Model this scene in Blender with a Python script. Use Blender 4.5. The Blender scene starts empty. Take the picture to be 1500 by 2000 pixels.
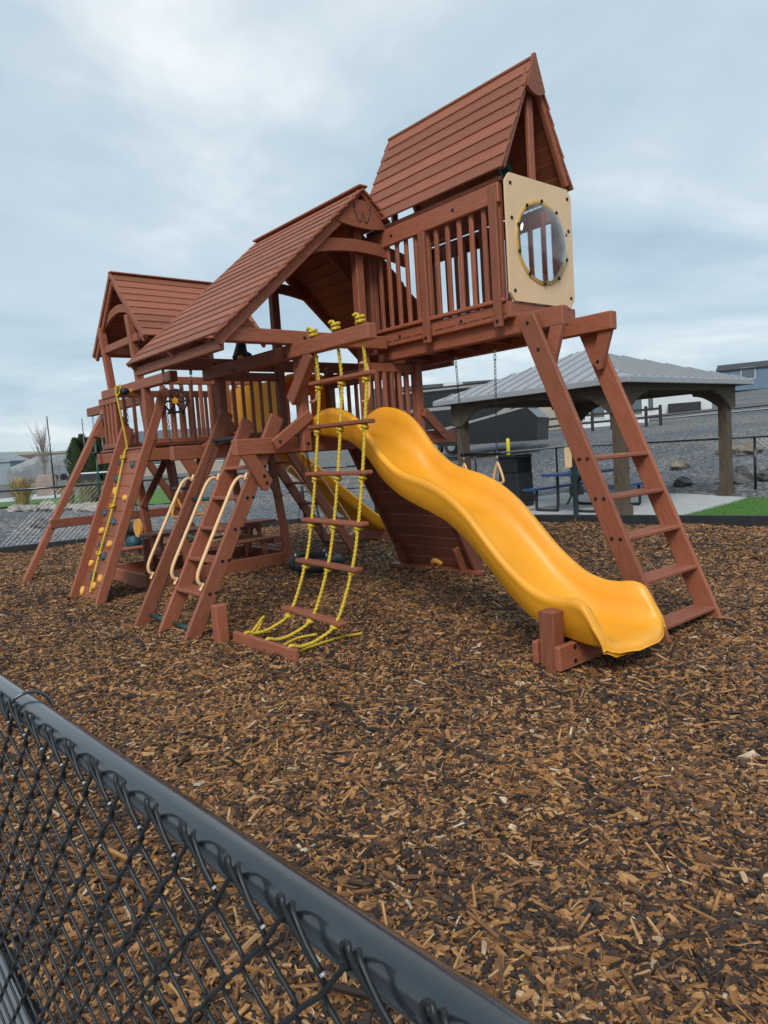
import bpy, math, random
import numpy as np
from mathutils import Vector, Matrix
random.seed(7); rng = np.random.default_rng(7)
S = bpy.context.scene; C = S.collection
R = math.radians
# ------------------------------------------------------------------ camera
FPX, PITCH, ROLL, YAWA, CAMZ = 1387.0, 5.0, 3.8, 40.0, 1.5
p, r, a = R(PITCH), R(ROLL), R(90-YAWA)
fw = Vector((math.cos(a), math.sin(a), 0)); rt = Vector((math.sin(a), -math.cos(a), 0)); up = Vector((0, 0, 1))
Fv = fw*math.cos(p)-up*math.sin(p); Uv = up*math.cos(p)+fw*math.sin(p)
Rr = rt*math.cos(r)-Uv*math.sin(r); Ur = Uv*math.cos(r)+rt*math.sin(r)
cd = bpy.data.cameras.new('camera'); cam = bpy.data.objects.new('camera', cd); C.objects.link(cam)
m = Matrix((Rr, Ur, -Fv)).transposed().to_4x4(); m.translation = (0, 0, CAMZ); cam.matrix_world = m
cd.sensor_fit = 'VERTICAL'; cd.sensor_height = 24.0; cd.lens = FPX/2000*24.0; cd.clip_start = .02; cd.clip_end = 4000
cd.dof.use_dof = True; cd.dof.focus_distance = 5.5; cd.dof.aperture_fstop = 22.0
S.camera = cam
# ------------------------------------------------------------------ world, sun, exposure
SUN_EL, SUN_AZ = 42, 218      # azimuth (deg, from +X towards +Y) the light comes from
W = bpy.data.worlds.new('World'); S.world = W; W.use_nodes = True
wt = W.node_tree; wt.nodes.clear()
def wn(t, **k):
    n = wt.nodes.new(t)
    for kk, v in k.items(): setattr(n, kk, v)
    return n
out = wn('ShaderNodeOutputWorld'); sky = wn('ShaderNodeTexSky', sky_type='NISHITA', sun_disc=False)
sky.sun_elevation = R(SUN_EL); sky.sun_rotation = R(90-SUN_AZ)
bg1 = wn('ShaderNodeBackground'); bg1.inputs[1].default_value = .10
bg2 = wn('ShaderNodeBackground'); bg2.inputs[1].default_value = 1.0
tc = wn('ShaderNodeTexCoord'); sp = wn('ShaderNodeSeparateXYZ'); wt.links.new(tc.outputs['Generated'], sp.inputs[0])
def mth(op, a, b=None, c=None):
    n = wn('ShaderNodeMath', operation=op)
    for i, v in enumerate((a, b, c)):
        if v is None: continue
        if isinstance(v, (int, float)): n.inputs[i].default_value = v
        else: wt.links.new(v, n.inputs[i])
    return n.outputs[0]
zz = mth('ADD', mth('MAXIMUM', sp.outputs[2], 0.0), .16)
cb = wn('ShaderNodeCombineXYZ'); wt.links.new(mth('DIVIDE', sp.outputs[0], zz), cb.inputs[0]); wt.links.new(mth('DIVIDE', sp.outputs[1], zz), cb.inputs[1])
def noise(scale, det, rough, off, dist=0.0):
    mp = wn('ShaderNodeMapping'); mp.inputs['Location'].default_value = off; wt.links.new(cb.outputs[0], mp.inputs[0])
    n = wn('ShaderNodeTexNoise'); n.inputs['Scale'].default_value = scale; n.inputs['Detail'].default_value = det
    n.inputs['Roughness'].default_value = rough; n.inputs['Distortion'].default_value = dist
    wt.links.new(mp.outputs[0], n.inputs[0]); return n.outputs[0]
def ramp(src, stops):
    n = wn('ShaderNodeValToRGB'); e = n.color_ramp.elements
    e[0].position, e[0].color = stops[0][0], (*stops[0][1], 1); e[1].position, e[1].color = stops[-1][0], (*stops[-1][1], 1)
    for po, co in stops[1:-1]:
        x = e.new(po); x.color = (*co, 1)
    wt.links.new(src, n.inputs[0]); return n.outputs[0]
n1 = noise(.62, 8, .55, (-1.237, -10.137, 0), .6); n2 = noise(1.7, 6, .55, (8.2, 4.4, 0), .3)
mixn = mth('ADD', mth('MULTIPLY', n1, .72), mth('MULTIPLY', n2, .28))
cl = ramp(mixn, [(.36, (.32, .42, .50)), (.47, (.41, .52, .60)), (.56, (.51, .60, .66)), (.68, (.78, .82, .84))])
wt.links.new(cl, bg2.inputs[0]); wt.links.new(sky.outputs[0], bg1.inputs[0])
mx = wn('ShaderNodeMixShader'); mx.inputs[0].default_value = .88
wt.links.new(bg1.outputs[0], mx.inputs[1]); wt.links.new(bg2.outputs[0], mx.inputs[2]); wt.links.new(mx.outputs[0], out.inputs[0])
sl = bpy.data.lights.new('sun', 'SUN'); sl.energy = 1.8; sl.angle = R(22); sl.color = (1, .95, .88)
so = bpy.data.objects.new('sun', sl); C.objects.link(so)
sd = Vector((math.cos(R(SUN_AZ))*math.cos(R(SUN_EL)), math.sin(R(SUN_AZ))*math.cos(R(SUN_EL)), math.sin(R(SUN_EL))))
so.rotation_euler = sd.to_track_quat('Z', 'Y').to_euler()
S.view_settings.view_transform = 'Standard'; S.view_settings.look = 'None'; S.view_settings.exposure = 0.36; S.view_settings.gamma = 1
S.view_settings.use_curve_mapping = False
S.render.resolution_x, S.render.resolution_y = 768, 1024
# ------------------------------------------------------------------ materials
MATS = {}
def mat(name, col, rough=.6, var=.0, nscale=8.0, stretch=(1, 1, 1), bump=0.0, bscale=40.0, metal=0.0, rnd=0.0, col2=None, coat=0.0, spec=.5, trans=0.0, alpha=1.0, coords='Object'):
    if name in MATS: return MATS[name]
    M = bpy.data.materials.new(name); M.use_nodes = True; t = M.node_tree; N = t.nodes; L = t.links
    b = N['Principled BSDF']; b.inputs['Roughness'].default_value = rough; b.inputs['Metallic'].default_value = metal
    b.inputs['Specular IOR Level'].default_value = spec; b.inputs['Coat Weight'].default_value = coat
    b.inputs['Transmission Weight'].default_value = trans
    b.inputs['Base Color'].default_value = (*col, 1)
    tcn = N.new('ShaderNodeTexCoord'); mp = N.new('ShaderNodeMapping'); mp.inputs['Scale'].default_value = stretch
    L.new(tcn.outputs[coords], mp.inputs[0])
    if var or col2:
        n = N.new('ShaderNodeTexNoise'); n.inputs['Scale'].default_value = nscale; n.inputs['Detail'].default_value = 6; n.inputs['Roughness'].default_value = .6
        L.new(mp.outputs[0], n.inputs[0])
        rp = N.new('ShaderNodeValToRGB'); c2 = col2 or tuple(min(1, c*(1+var)) for c in col); c1 = col if col2 else tuple(c*(1-var) for c in col)
        rp.color_ramp.elements[0].position = .32; rp.color_ramp.elements[1].position = .68
        rp.color_ramp.elements[0].color = (*c1, 1); rp.color_ramp.elements[1].color = (*c2, 1)
        L.new(n.outputs[0], rp.inputs[0]); src = rp.outputs[0]
        if rnd:
            oi = N.new('ShaderNodeObjectInfo'); mr = N.new('ShaderNodeMapRange'); mr.inputs[3].default_value = 1-rnd; mr.inputs[4].default_value = 1+rnd
            L.new(oi.outputs['Random'], mr.inputs[0]); hs = N.new('ShaderNodeHueSaturation'); L.new(mr.outputs[0], hs.inputs['Value']); L.new(src, hs.inputs['Color']); src = hs.outputs[0]
        L.new(src, b.inputs['Base Color'])
    if bump:
        n2 = N.new('ShaderNodeTexNoise'); n2.inputs['Scale'].default_value = bscale; n2.inputs['Detail'].default_value = 5; L.new(mp.outputs[0], n2.inputs[0])
        bp = N.new('ShaderNodeBump'); bp.inputs['Strength'].default_value = bump; bp.inputs['Distance'].default_value = .01; L.new(n2.outputs[0], bp.inputs['Height']); L.new(bp.outputs[0], b.inputs['Normal'])
    MATS[name] = M; return M
WOOD = mat('stained_wood', (.285, .093, .049), .55, .22, 6, (1.0, 16, 16), .35, 26, rnd=.18, spec=.4)
WOODD = mat('stained_wood_dark', (.20, .062, .034), .55, .18, 5, (1.2, 14, 14), .25, 30, rnd=.12)
YEL = mat('yellow_plastic', (.86, .37, .022), .38, .09, 2.2, (1, 1, 1), .05, 35)
YEL_THRU = mat('yellow_plastic_lit_through', (.92, .31, .02), .38, .05, 3)  # yellow tunnel plastic; light coming through it is painted in as orange
ROPE = mat('yellow_rope', (.62, .43, .035), .75, .25, 60, bump=.3, bscale=200)
CREAM = mat('cream_handle', (.82, .50, .25), .4, .06, 6)
TAN = mat('tan_panel', (.74, .52, .30), .45, .05, 3, bump=.04, bscale=120)
RING = mat('ring_yellow', (.60, .36, .10), .4, .08, 8)
STEEL = mat('galvanised', (.45, .45, .45), .35, .2, 30, metal=.9)
BLK = mat('black_rubber', (.018, .018, .02), .55, .3, 10)
CHAIN = mat('coated_chain', (.02, .022, .024), .4, .2, 30)
GREEN = mat('green_tube', (.012, .075, .065), .4, .15, 8)
HOLDB = mat('blue_hold', (.03, .085, .115), .55, .3, 15, bump=.3, bscale=50)
HOLDY = mat('yellow_hold', (.80, .38, .07), .5, .15, 15, bump=.3, bscale=50)
BOLT = mat('bolt_dark', (.03, .022, .02), .5, .3, 40, metal=.4)
VINYL = mat('black_vinyl', (.020, .025, .031), .22, .25, 7, spec=.8, coat=.6, bump=.04, bscale=220)
CONC = mat('concrete', (.47, .48, .48), .85, .08, 2.5, bump=.15, bscale=90)
CEDAR = mat('pavilion_wood', (.085, .062, .042), .75, .3, 4, (1, 8, 8), .3, 30, rnd=.12)
METALROOF = mat('roof_metal', (.36, .37, .39), .38, .06, 3, metal=.35)
GLASS = mat('clear_bubble', (.9, .93, .95), .05, trans=1.0)
BLUE = mat('blue_table', (.02, .05, .17), .4, .15, 10)
# ------------------------------------------------------------------ object helpers
WM = {}
def place(o, parent, mw):
    if parent is not None:
        o.parent = parent; o.matrix_basis = WM[parent.name].inverted() @ mw
    else: o.matrix_basis = mw
    WM[o.name] = mw.copy(); C.objects.link(o); return o
def thing(name, label, cat, loc, group=None):
    o = bpy.data.objects.new(name, None); o.empty_display_size = .2
    o['label'] = label; o['category'] = cat
    if group: o['group'] = group
    return place(o, None, Matrix.Translation(loc))
def tagm(o, label, cat, group=None):
    o['label'] = label; o['category'] = cat
    if group: o['group'] = group
    return o
def mesh(name, v, f, smooth=False):
    me = bpy.data.meshes.new(name); me.from_pydata([tuple(x) for x in v], [], f); me.update()
    if smooth: me.shade_smooth()
    return me
def part(name, me, M, parent, mw=None):
    if M is not None and (not me.materials): me.materials.append(M)
    o = bpy.data.objects.new(name, me); return place(o, parent, mw if mw is not None else Matrix.Identity(4))
BOXC = {}
def cbox(L, w, h, c=.008):
    """box, long along local X, with chamfered edges"""
    k = (round(L, 3), round(w, 3), round(h, 3), c)
    if k in BOXC: return BOXC[k]
    c = min(c, w*.3, h*.3); X, Y, Z = L/2, w/2, h/2; v = []; 
    for sx in (-1, 1):
        for (px, ins) in ((X-c, 0), (X, c)):
            yy, z2 = Y-ins, Z-ins; cc = c if ins == 0 else c*.5
            v += [(sx*px, y, z) for y, z in ((-yy+cc, -z2), (yy-cc, -z2), (yy, -z2+cc), (yy, z2-cc), (yy-cc, z2), (-yy+cc, z2), (-yy, z2-cc), (-yy, -z2+cc))]
    f = [tuple(range(8, 16)), tuple(range(31, 23, -1))]   # ends
    for i in range(8):
        j = (i+1) % 8
        f += [(8+j, 8+i, i, j), (j, i, 16+i, 16+j), (16+j, 16+i, 24+i, 24+j)]
    me = mesh('box', v, [tuple(reversed(q)) for q in f]); BOXC[k] = me; return me
def frame(p0, p1, upv=(0, 0, 1)):
    x = (Vector(p1)-Vector(p0)); L = x.length; x.normalize(); u = Vector(upv)
    if abs(x.dot(u)) > .999: u = Vector((0, 1, 0))
    y = u.cross(x).normalized(); z = x.cross(y)
    mm = Matrix((x, y, z)).transposed().to_4x4(); mm.translation = (Vector(p0)+Vector(p1))/2
    return mm, L
def beam(name, p0, p1, w, h, parent, M=None, upv=(0, 0, 1), c=.008):
    """w = horizontal-ish thickness (local y), h = depth along up (local z)"""
    mm, L = frame(p0, p1, upv)
    me = cbox(L, w, h, c)
    M = M or WOOD
    if me.materials and me.materials[0] != M:
        me = me.copy(); me.materials.clear()
    return part(name, me, M, parent, mm)
def post(name, x, y, z0, z1, parent, s=.09, M=None): return beam(name, (x, y, z0), (x, y, z1), s, s, parent, M, (0, 1, 0))
def sweep(pts, rad, n=8, closed=False, twist=0.0, lobes=0, lob=.0, caps=True, taper=None):
    P = [Vector(q) for q in pts]; N = len(P); v = []; f = []
    T = []
    for i in range(N):
        if closed: t = P[(i+1) % N]-P[i-1]
        else: t = P[min(i+1, N-1)]-P[max(i-1, 0)]
        T.append(t.normalized())
    u = Vector((0, 0, 1)) if abs(T[0].z) < .9 else Vector((1, 0, 0))
    u = (u-T[0]*u.dot(T[0])).normalized(); s = 0
    for i in range(N):
        if i: u = (u-T[i]*u.dot(T[i])).normalized(); s += (P[i]-P[i-1]).length
        w = T[i].cross(u); rr0 = rad if taper is None else rad*taper[i]
        for k in range(n):
            an = 2*math.pi*k/n; rr = rr0*(1+lob*math.cos(lobes*an)) if lobes else rr0
            an += twist*s; v.append(P[i]+u*(math.cos(an)*rr)+w*(math.sin(an)*rr))
    for i in range(N-1 if not closed else N):
        j = (i+1) % N
        for k in range(n): f.append((i*n+k, i*n+(k+1) % n, j*n+(k+1) % n, j*n+k))
    if caps and not closed: f += [tuple(range(n-1, -1, -1)), tuple(range((N-1)*n, N*n))]
    return v, f
def tube(name, pts, rad, M, parent, n=10, closed=False, **k):
    v, f = sweep(pts, rad, n, closed, **k); return part(name, mesh(name, v, f, True), M, parent)
def smoothpath(pts, sub=8):
    P = [Vector(q) for q in pts]; o = []
    for i in range(len(P)-1):
        a, b, c, d = P[max(i-1, 0)], P[i], P[i+1], P[min(i+2, len(P)-1)]
        for k in range(sub):
            t = k/sub; o.append(.5*((2*b)+(c-a)*t+(2*a-5*b+4*c-d)*t*t+(3*b-a-3*c+d)*t**3))
    return o+[P[-1]]
def rope(name, pts, rad, parent, step=.012):
    P = [Vector(q) for q in pts]; o = [P[0]]
    for a, b in zip(P, P[1:]):
        n = max(1, int((b-a).length/step)); o += [a.lerp(b, (k+1)/n) for k in range(n)]
    return tube(name, o, rad, ROPE, parent, 12, twist=2*math.pi/(rad*7.5), lobes=3, lob=.17)
def joinm(lst):
    v, f = [], []
    for a, b in lst:
        o = len(v); v += [tuple(x) for x in a]; f += [tuple(i+o for i in q) for q in b]
    return v, f
def chain(name, p0, p1, parent, M=None, link=.042, wr=.0032):
    p0, p1 = Vector(p0), Vector(p1); mm, L = frame(p0, p1); n = max(2, int(L/(link*.78))); lst = []
    for i in range(n):
        c = -L/2+L*(i+.5)/n; h = link/2-wr; w = link*.27; q = []
        for k in range(10):
            an = 2*math.pi*k/10; x = c+math.cos(an)*h; y = math.sin(an)*w
            q.append((x, y, 0) if i % 2 else (x, 0, y))
        lst.append(sweep(q, wr, 5, True))
    v, f = joinm(lst); return part(name, mesh(name, v, f, True), M or CHAIN, parent, mm)
def extrude(outline, th, axis='y'):
    """closed 2D outline (a,b) -> prism of thickness th, centred, local axes a=x, b=z, thickness y"""
    n = len(outline); v = [(a, -th/2, b) for a, b in outline]+[(a, th/2, b) for a, b in outline]
    f = [tuple(range(n)), tuple(range(2*n-1, n-1, -1))]+[(i, i+n, (i+1) % n+n, (i+1) % n) for i in range(n)]
    return v, [tuple(reversed(q)) for q in f]
RX, RY, RZ = (lambda t: Matrix.Rotation(t, 4, 'X')), (lambda t: Matrix.Rotation(t, 4, 'Y')), (lambda t: Matrix.Rotation(t, 4, 'Z'))
TR = Matrix.Translation
# bolt: washer recess ring with a steel head, shared mesh, axis along local Z
def _bolt():
    v, f = sweep([(0, 0, -.004), (0, 0, .003)], .015, 10); v2, f2 = sweep([(0, 0, .003), (0, 0, .007)], .007, 6); return joinm([(v, f), (v2, f2)])
BOLTM = mesh('bolt', *_bolt()); BOLTM.materials.append(BOLT)
def bolt(pos, nrm, parent):
    q = Vector(nrm).to_track_quat('Z', 'Y').to_matrix().to_4x4(); return part('bolt', BOLTM, None, parent, TR(pos) @ q)
def stuff(o): o['kind'] = 'stuff'; return o
def structure(name, v, f, M, smooth=False):
    o = part(name, mesh(name, v, f, smooth), M, None); o['kind'] = 'structure'; return o
def lap_roof(name, parent, ridge, eave, axis, n, ends, M=None, th=.02, cut=None, side=''):
    """lapped boards between ridge line and eave line. ridge/eave = (u, z) ; axis 'y': boards run along Y, u is X"""
    g = bpy.data.objects.new(name, None); place(g, parent, WM[parent.name])
    (u0, z0), (u1, z1) = ridge, eave; L = math.hypot(u1-u0, z1-z0); st = L/n; du, dz = (u1-u0)/L, (z1-z0)/L
    nu, nz = -dz, du
    if nz < 0: nu, nz = -nu, -nz
    for i in range(n):
        s0 = i*st-.012; s1 = (i+1)*st; e0, e1 = .004, .017   # lower edge proud
        a0, a1 = ends
        if cut and (i+.5)*st > cut[0]: a0 = cut[1]
        c0 = (u0+du*s0+nu*e0, z0+dz*s0+nz*e0); c1 = (u0+du*s1+nu*e1, z0+dz*s1+nz*e1)
        mid = ((c0[0]+c1[0])/2, (c0[1]+c1[1])/2); w = math.hypot(c1[0]-c0[0], c1[1]-c0[1]); j = random.uniform(-.004, .004)
        dirv = (c1[0]-c0[0], c1[1]-c0[1])
        if axis == 'y':
            p0, p1 = (mid[0], a0+j, mid[1]), (mid[0], a1+j, mid[1]); upn = Vector((-dirv[1], 0, dirv[0]))
        else:
            p0, p1 = (a0+j, mid[0], mid[1]), (a1+j, mid[0], mid[1]); upn = Vector((0, -dirv[1], dirv[0]))
        if upn.z < 0: upn = -upn
        beam('roof_board', p0, p1, w, th, g, M, upn, .004)
    return g
# ================================================================== GROUND
def terr(x, y):
    d = math.hypot(x, y); u = x-.5*y
    z = .085*max(0, u-11.0)
    b = math.atan2(y, x)                         # bearing
    t = min(1, max(0, (b-R(20))/R(16)))*1.0
    k = min(1, max(0, (b-R(68))/R(10)))          # towards left
    s = min(1, max(0, (d-24)/12)); s = s*s*(3-2*s)
    s2 = min(1, max(0, (d-15.2)/9)); s2 = s2*s2*(3-2*s2)
    z += t*((1-k)*.75*s + k*.42*s2)
    return z
def gmat():
    M = bpy.data.materials.new('gravel_ground'); M.use_nodes = True; t = M.node_tree; N = t.nodes; L = t.links; b = N['Principled BSDF']; b.inputs['Roughness'].default_value = .9
    tcn = N.new('ShaderNodeTexCoord')
    vo = N.new('ShaderNodeTexVoronoi'); vo.inputs['Scale'].default_value = 15; L.new(tcn.outputs['Object'], vo.inputs[0])
    bw = N.new('ShaderNodeSeparateColor'); L.new(vo.outputs['Color'], bw.inputs[0])
    rp = N.new('ShaderNodeValToRGB'); e = rp.color_ramp.elements; e[0].color = (.045, .05, .057, 1); e[1].color = (.33, .325, .31, 1); x = e.new(.55); x.color = (.125, .132, .142, 1)
    L.new(bw.outputs[0], rp.inputs[0])
    dk = N.new('ShaderNodeMath'); dk.operation = 'MULTIPLY_ADD'; dk.inputs[1].default_value = -9.0; dk.inputs[2].default_value = 1.15; L.new(vo.outputs['Distance'], dk.inputs[0])
    n = N.new('ShaderNodeTexNoise'); n.inputs['Scale'].default_value = .22; n.inputs['Detail'].default_value = 5; L.new(tcn.outputs['Object'], n.inputs[0])
    rp2 = N.new('ShaderNodeValToRGB'); rp2.color_ramp.elements[0].position = .4; rp2.color_ramp.elements[1].position = .62; rp2.color_ramp.elements[0].color = (.75, .78, .86, 1); rp2.color_ramp.elements[1].color = (1.1, 1.05, .95, 1)
    L.new(n.outputs[0], rp2.inputs[0])
    mxn = N.new('ShaderNodeMix'); mxn.data_type = 'RGBA'; mxn.blend_type = 'MULTIPLY'; mxn.inputs[0].default_value = 1; L.new(rp.outputs[0], mxn.inputs[6]); L.new(rp2.outputs[0], mxn.inputs[7])
    # dry earth patches far left bank
    L.new(mxn.outputs[2], b.inputs['Base Color'])
    bp = N.new('ShaderNodeBump'); bp.inputs['Strength'].default_value = .9; bp.inputs['Distance'].default_value = .05; bp.invert = True; L.new(vo.outputs['Distance'], bp.inputs['Height']); L.new(bp.outputs[0], b.inputs['Normal'])
    return M
GRAVEL = gmat()
# polar-ish terrain grid
rad = [0, 6, 12, 15.2, 16.5, 18, 20, 22, 24, 26, 28, 30, 33, 36, 40, 46, 54, 64, 80, 100, 130, 170, 240, 400, 900, 2500]
NA = 120; v = []; f = []
for i, d in enumerate(rad):
    for k in range(NA):
        an = 2*math.pi*k/NA; x, y = d*math.cos(an), d*math.sin(an)
        z = terr(x, y) if -R(10) < math.atan2(y, x) < R(125) and d > 12 else 0
        z = min(z, 9.0)
        if d > 15 and d < 60: z += random.uniform(-.008, .008)
        v.append((x, y, z-.012 if d > 12 else -.05))
for i in range(len(rad)-1):
    for k in range(NA): f.append((i*NA+k, (i+1)*NA+k, (i+1)*NA+(k+1) % NA, i*NA+(k+1) % NA))
structure('ground', v, f, GRAVEL, True)
# far dry hill on the left
v, f = [], []
for i in range(60):
    an = R(62+i*1.6); h = 6+10*math.exp(-((i-9)/11)**2)+14*math.exp(-((i+6)/12)**2)+2*math.sin(i*.7)+(6 if i > 30 else 0)
    if i < 3: h *= .8
    for j, (d, hh) in enumerate(((430, 0), (520, h*.55), (640, h), (900, h*.9), (1300, -5))):
        v.append((d*math.cos(an), d*math.sin(an), hh+random.uniform(-.4, .4)))
for i in range(59):
    for j in range(4): a0 = i*5+j; f.append((a0, a0+5, a0+6, a0+1))
structure('hill', v, f, mat('sage_hill', (.19, .20, .14), .95, col2=(.30, .30, .22), nscale=.09, coords='Object'), True)
# mulch bed base sheet (bounded by the plastic border), a little above the ground
BORD = [(-3, 14.9), (2.95, 14.75), (5.6, 14.2), (8.4, 12.75), (9.5, 10.5), (10.15, 8.4), (10.72, 5.8), (11.05, 4.3), (11.3, 1.0), (11.3, -4)]
def inside_mulch(x, y):
    if x < .40: return False
    # y-limit by piecewise border
    for (x0, y0), (x1, y1) in zip(BORD, BORD[1:]):
        if (x1-x0)*(y-y0)-(y1-y0)*(x-x0) > 0: return False
    return y > -4
mulchM = mat('mulch_base', (.035, .022, .014), .95, col2=(.13, .068, .028), nscale=38, bump=.9, bscale=55)
v, f = [], []; gx = np.linspace(.4, 11.4, 111); gy = np.linspace(-4, 15, 191); idx = {}
for i, x in enumerate(gx):
    for j, y in enumerate(gy):
        if inside_mulch(x, y):
            idx[i, j] = len(v); v.append((x, y, .014+.03*math.sin(x*2.1+1.3*math.sin(y*1.7))*math.sin(y*1.9+.8*math.sin(x*2.7))+.012*math.sin(x*5.3+2*math.sin(y*3.1))*math.sin(y*6.1+x)))
for (i, j) in idx:
    if all(q in idx for q in ((i+1, j), (i, j+1), (i+1, j+1))): f.append((idx[i, j], idx[i+1, j], idx[i+1, j+1], idx[i, j+1]))
structure('mulch_bed', v, f, mulchM, True)
def mulch_z(x, y): return .014+.03*math.sin(x*2.1+1.3*math.sin(y*1.7))*math.sin(y*1.9+.8*math.sin(x*2.7))+.012*math.sin(x*5.3+2*math.sin(y*3.1))*math.sin(y*6.1+x)
# loose wood chips (stuff): point cloud instanced with a few chip shapes
def chips():
    col = bpy.data.collections.new('chip_shapes')
    M = bpy.data.materials.new('wood_chip'); M.use_nodes = True; t = M.node_tree; N = t.nodes; L = t.links; b = N['Principled BSDF']; b.inputs['Roughness'].default_value = .62; b.inputs['Specular IOR Level'].default_value = .4
    oi = N.new('ShaderNodeObjectInfo'); rp = N.new('ShaderNodeValToRGB'); e = rp.color_ramp.elements
    e[0].position = 0; e[0].color = (.022, .016, .013, 1); e[1].position = 1; e[1].color = (.50, .36, .22, 1)
    for po, co in ((.2, (.042, .027, .020)), (.4, (.10, .052, .028)), (.58, (.20, .092, .036)), (.76, (.33, .155, .054)), (.92, (.45, .23, .085)), (.985, (.50, .30, .14)), (.992, (.60, .48, .35))):
        x = e.new(po); x.color = (*co, 1)
    ln = N.new('ShaderNodeTexNoise'); ln.inputs['Scale'].default_value = .8; ln.inputs['Detail'].default_value = 3; L.new(oi.outputs['Location'], ln.inputs[0])
    sh = N.new('ShaderNodeMapRange'); sh.inputs[1].default_value = .3; sh.inputs[2].default_value = .7; sh.inputs[3].default_value = 1.45; sh.inputs[4].default_value = .75; L.new(ln.outputs[0], sh.inputs[0])
    pw_ = N.new('ShaderNodeMath'); pw_.operation = 'POWER'; L.new(oi.outputs['Random'], pw_.inputs[0]); L.new(sh.outputs[0], pw_.inputs[1]); L.new(pw_.outputs[0], rp.inputs[0])
    tcn = N.new('ShaderNodeTexCoord'); mp = N.new('ShaderNodeMapping'); mp.inputs['Scale'].default_value = (25, 260, 260); L.new(tcn.outputs['Object'], mp.inputs[0])
    n = N.new('ShaderNodeTexNoise'); n.inputs['Scale'].default_value = 1; n.inputs['Detail'].default_value = 3; L.new(mp.outputs[0], n.inputs[0])
    mr = N.new('ShaderNodeMapRange'); mr.inputs[1].default_value = .3; mr.inputs[2].default_value = .7; mr.inputs[3].default_value = .6; mr.inputs[4].default_value = 1.3; L.new(n.outputs[0], mr.inputs[0])
    hs = N.new('ShaderNodeHueSaturation'); L.new(mr.outputs[0], hs.inputs['Value']); L.new(rp.outputs[0], hs.inputs['Color']); L.new(hs.outputs[0], b.inputs['Base Color'])
    rr = random.Random(3)
    for k in range(10):
        L_, w, h = rr.uniform(.026, .062), rr.uniform(.010, .021), rr.uniform(.003, .007)
        if k == 9: L_, w, h = .085, .008, .004
        top = []; n_ = rr.choice((4, 5, 6)); pts = []
        for q in range(n_):
            an = 2*math.pi*(q+.5)/n_+rr.uniform(-.25, .25); pts.append((math.copysign(abs(math.cos(an))**.6, math.cos(an))*L_/2*rr.uniform(.8, 1.1), math.copysign(abs(math.sin(an))**.6, math.sin(an))*w/2*rr.uniform(.7, 1.2)))
        bend = rr.uniform(-.1, .1)*L_
        v = [(x+rr.uniform(-.002, .002), y, -h/2+bend*(2*x/L_)**2) for x, y in pts]+[(x*rr.uniform(.85, 1), y*rr.uniform(.75, 1), h/2*rr.uniform(.6, 1.3)+bend*(2*x/L_)**2) for x, y in pts]
        f = [tuple(range(n_-1, -1, -1)), tuple(range(n_, 2*n_))]+[(q, (q+1) % n_, (q+1) % n_+n_, q+n_) for q in range(n_)]
        me = mesh('chip', v, f); me.materials.append(M); o = bpy.data.objects.new('chip', me); col.objects.link(o)
    # points: density falls with distance, size grows slightly
    P = []; 
    zones = ((0, 2.2, 4800, .92), (2.2, 3.6, 4500, .92), (3.6, 5.5, 3600, .95), (5.5, 8.5, 2300, 1.0), (8.5, 16, 1100, 1.2))
    for d0, d1, den, sc in zones:
        n = int((.4-(-.0)) if False else den*math.pi/2*1.35*(d1*d1-d0*d0)/1.0)
        dd = np.sqrt(rng.uniform(d0*d0, d1*d1, n)); an = rng.uniform(R(-25), R(96.5), n); X = dd*np.cos(an); Y = dd*np.sin(an)
        for x, y in zip(X, Y):
            if x > .405 and inside_mulch(x, y): P.append((x, y, mulch_z(x, y), sc))
    P = np.array(P); n = len(P)
    zz = P[:, 2]+rng.uniform(.0, .016, n)
    co = np.stack([P[:, 0], P[:, 1], zz], 1)
    rot = np.stack([rng.normal(0, .28, n), rng.normal(0, .28, n), rng.uniform(0, 6.283, n)], 1)
    sc = (P[:, 3]*np.exp(rng.normal(-.05, .33, n)))
    me = bpy.data.meshes.new('wood_chips'); me.vertices.add(n); me.vertices.foreach_set('co', co.ravel())
    at = me.attributes.new('rot', 'FLOAT_VECTOR', 'POINT'); at.data.foreach_set('vector', rot.ravel())
    at = me.attributes.new('scl', 'FLOAT', 'POINT'); at.data.foreach_set('value', sc)
    o = bpy.data.objects.new('wood_chips', me); C.objects.link(o); stuff(o)
    o['label'] = 'loose brown and tan wood chip mulch covering the playground bed'; o['category'] = 'mulch'
    g = bpy.data.node_groups.new('scatter', 'GeometryNodeTree'); g.interface.new_socket('Geometry', in_out='INPUT', socket_type='NodeSocketGeometry'); g.interface.new_socket('Geometry', in_out='OUTPUT', socket_type='NodeSocketGeometry')
    N = g.nodes; L = g.links; gi = N.new('NodeGroupInput'); go = N.new('NodeGroupOutput'); ip = N.new('GeometryNodeInstanceOnPoints'); ci = N.new('GeometryNodeCollectionInfo')
    ci.inputs[0].default_value = col; ci.inputs['Separate Children'].default_value = True; ci.inputs['Reset Children'].default_value = True; ip.inputs['Pick Instance'].default_value = True
    ra = N.new('GeometryNodeInputNamedAttribute'); ra.data_type = 'FLOAT_VECTOR'; ra.inputs[0].default_value = 'rot'; sa = N.new('GeometryNodeInputNamedAttribute'); sa.data_type = 'FLOAT'; sa.inputs[0].default_value = 'scl'
    er = N.new('FunctionNodeEulerToRotation'); L.new(ra.outputs[0], er.inputs[0])
    L.new(gi.outputs[0], ip.inputs['Points']); L.new(ci.outputs[0], ip.inputs['Instance']); L.new(er.outputs[0], ip.inputs['Rotation']); L.new(sa.outputs[0], ip.inputs['Scale']); L.new(ip.outputs[0], go.inputs[0])
    md = o.modifiers.new('scatter', 'NODES'); md.node_group = g
    print('chips', n)
chips()
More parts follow.
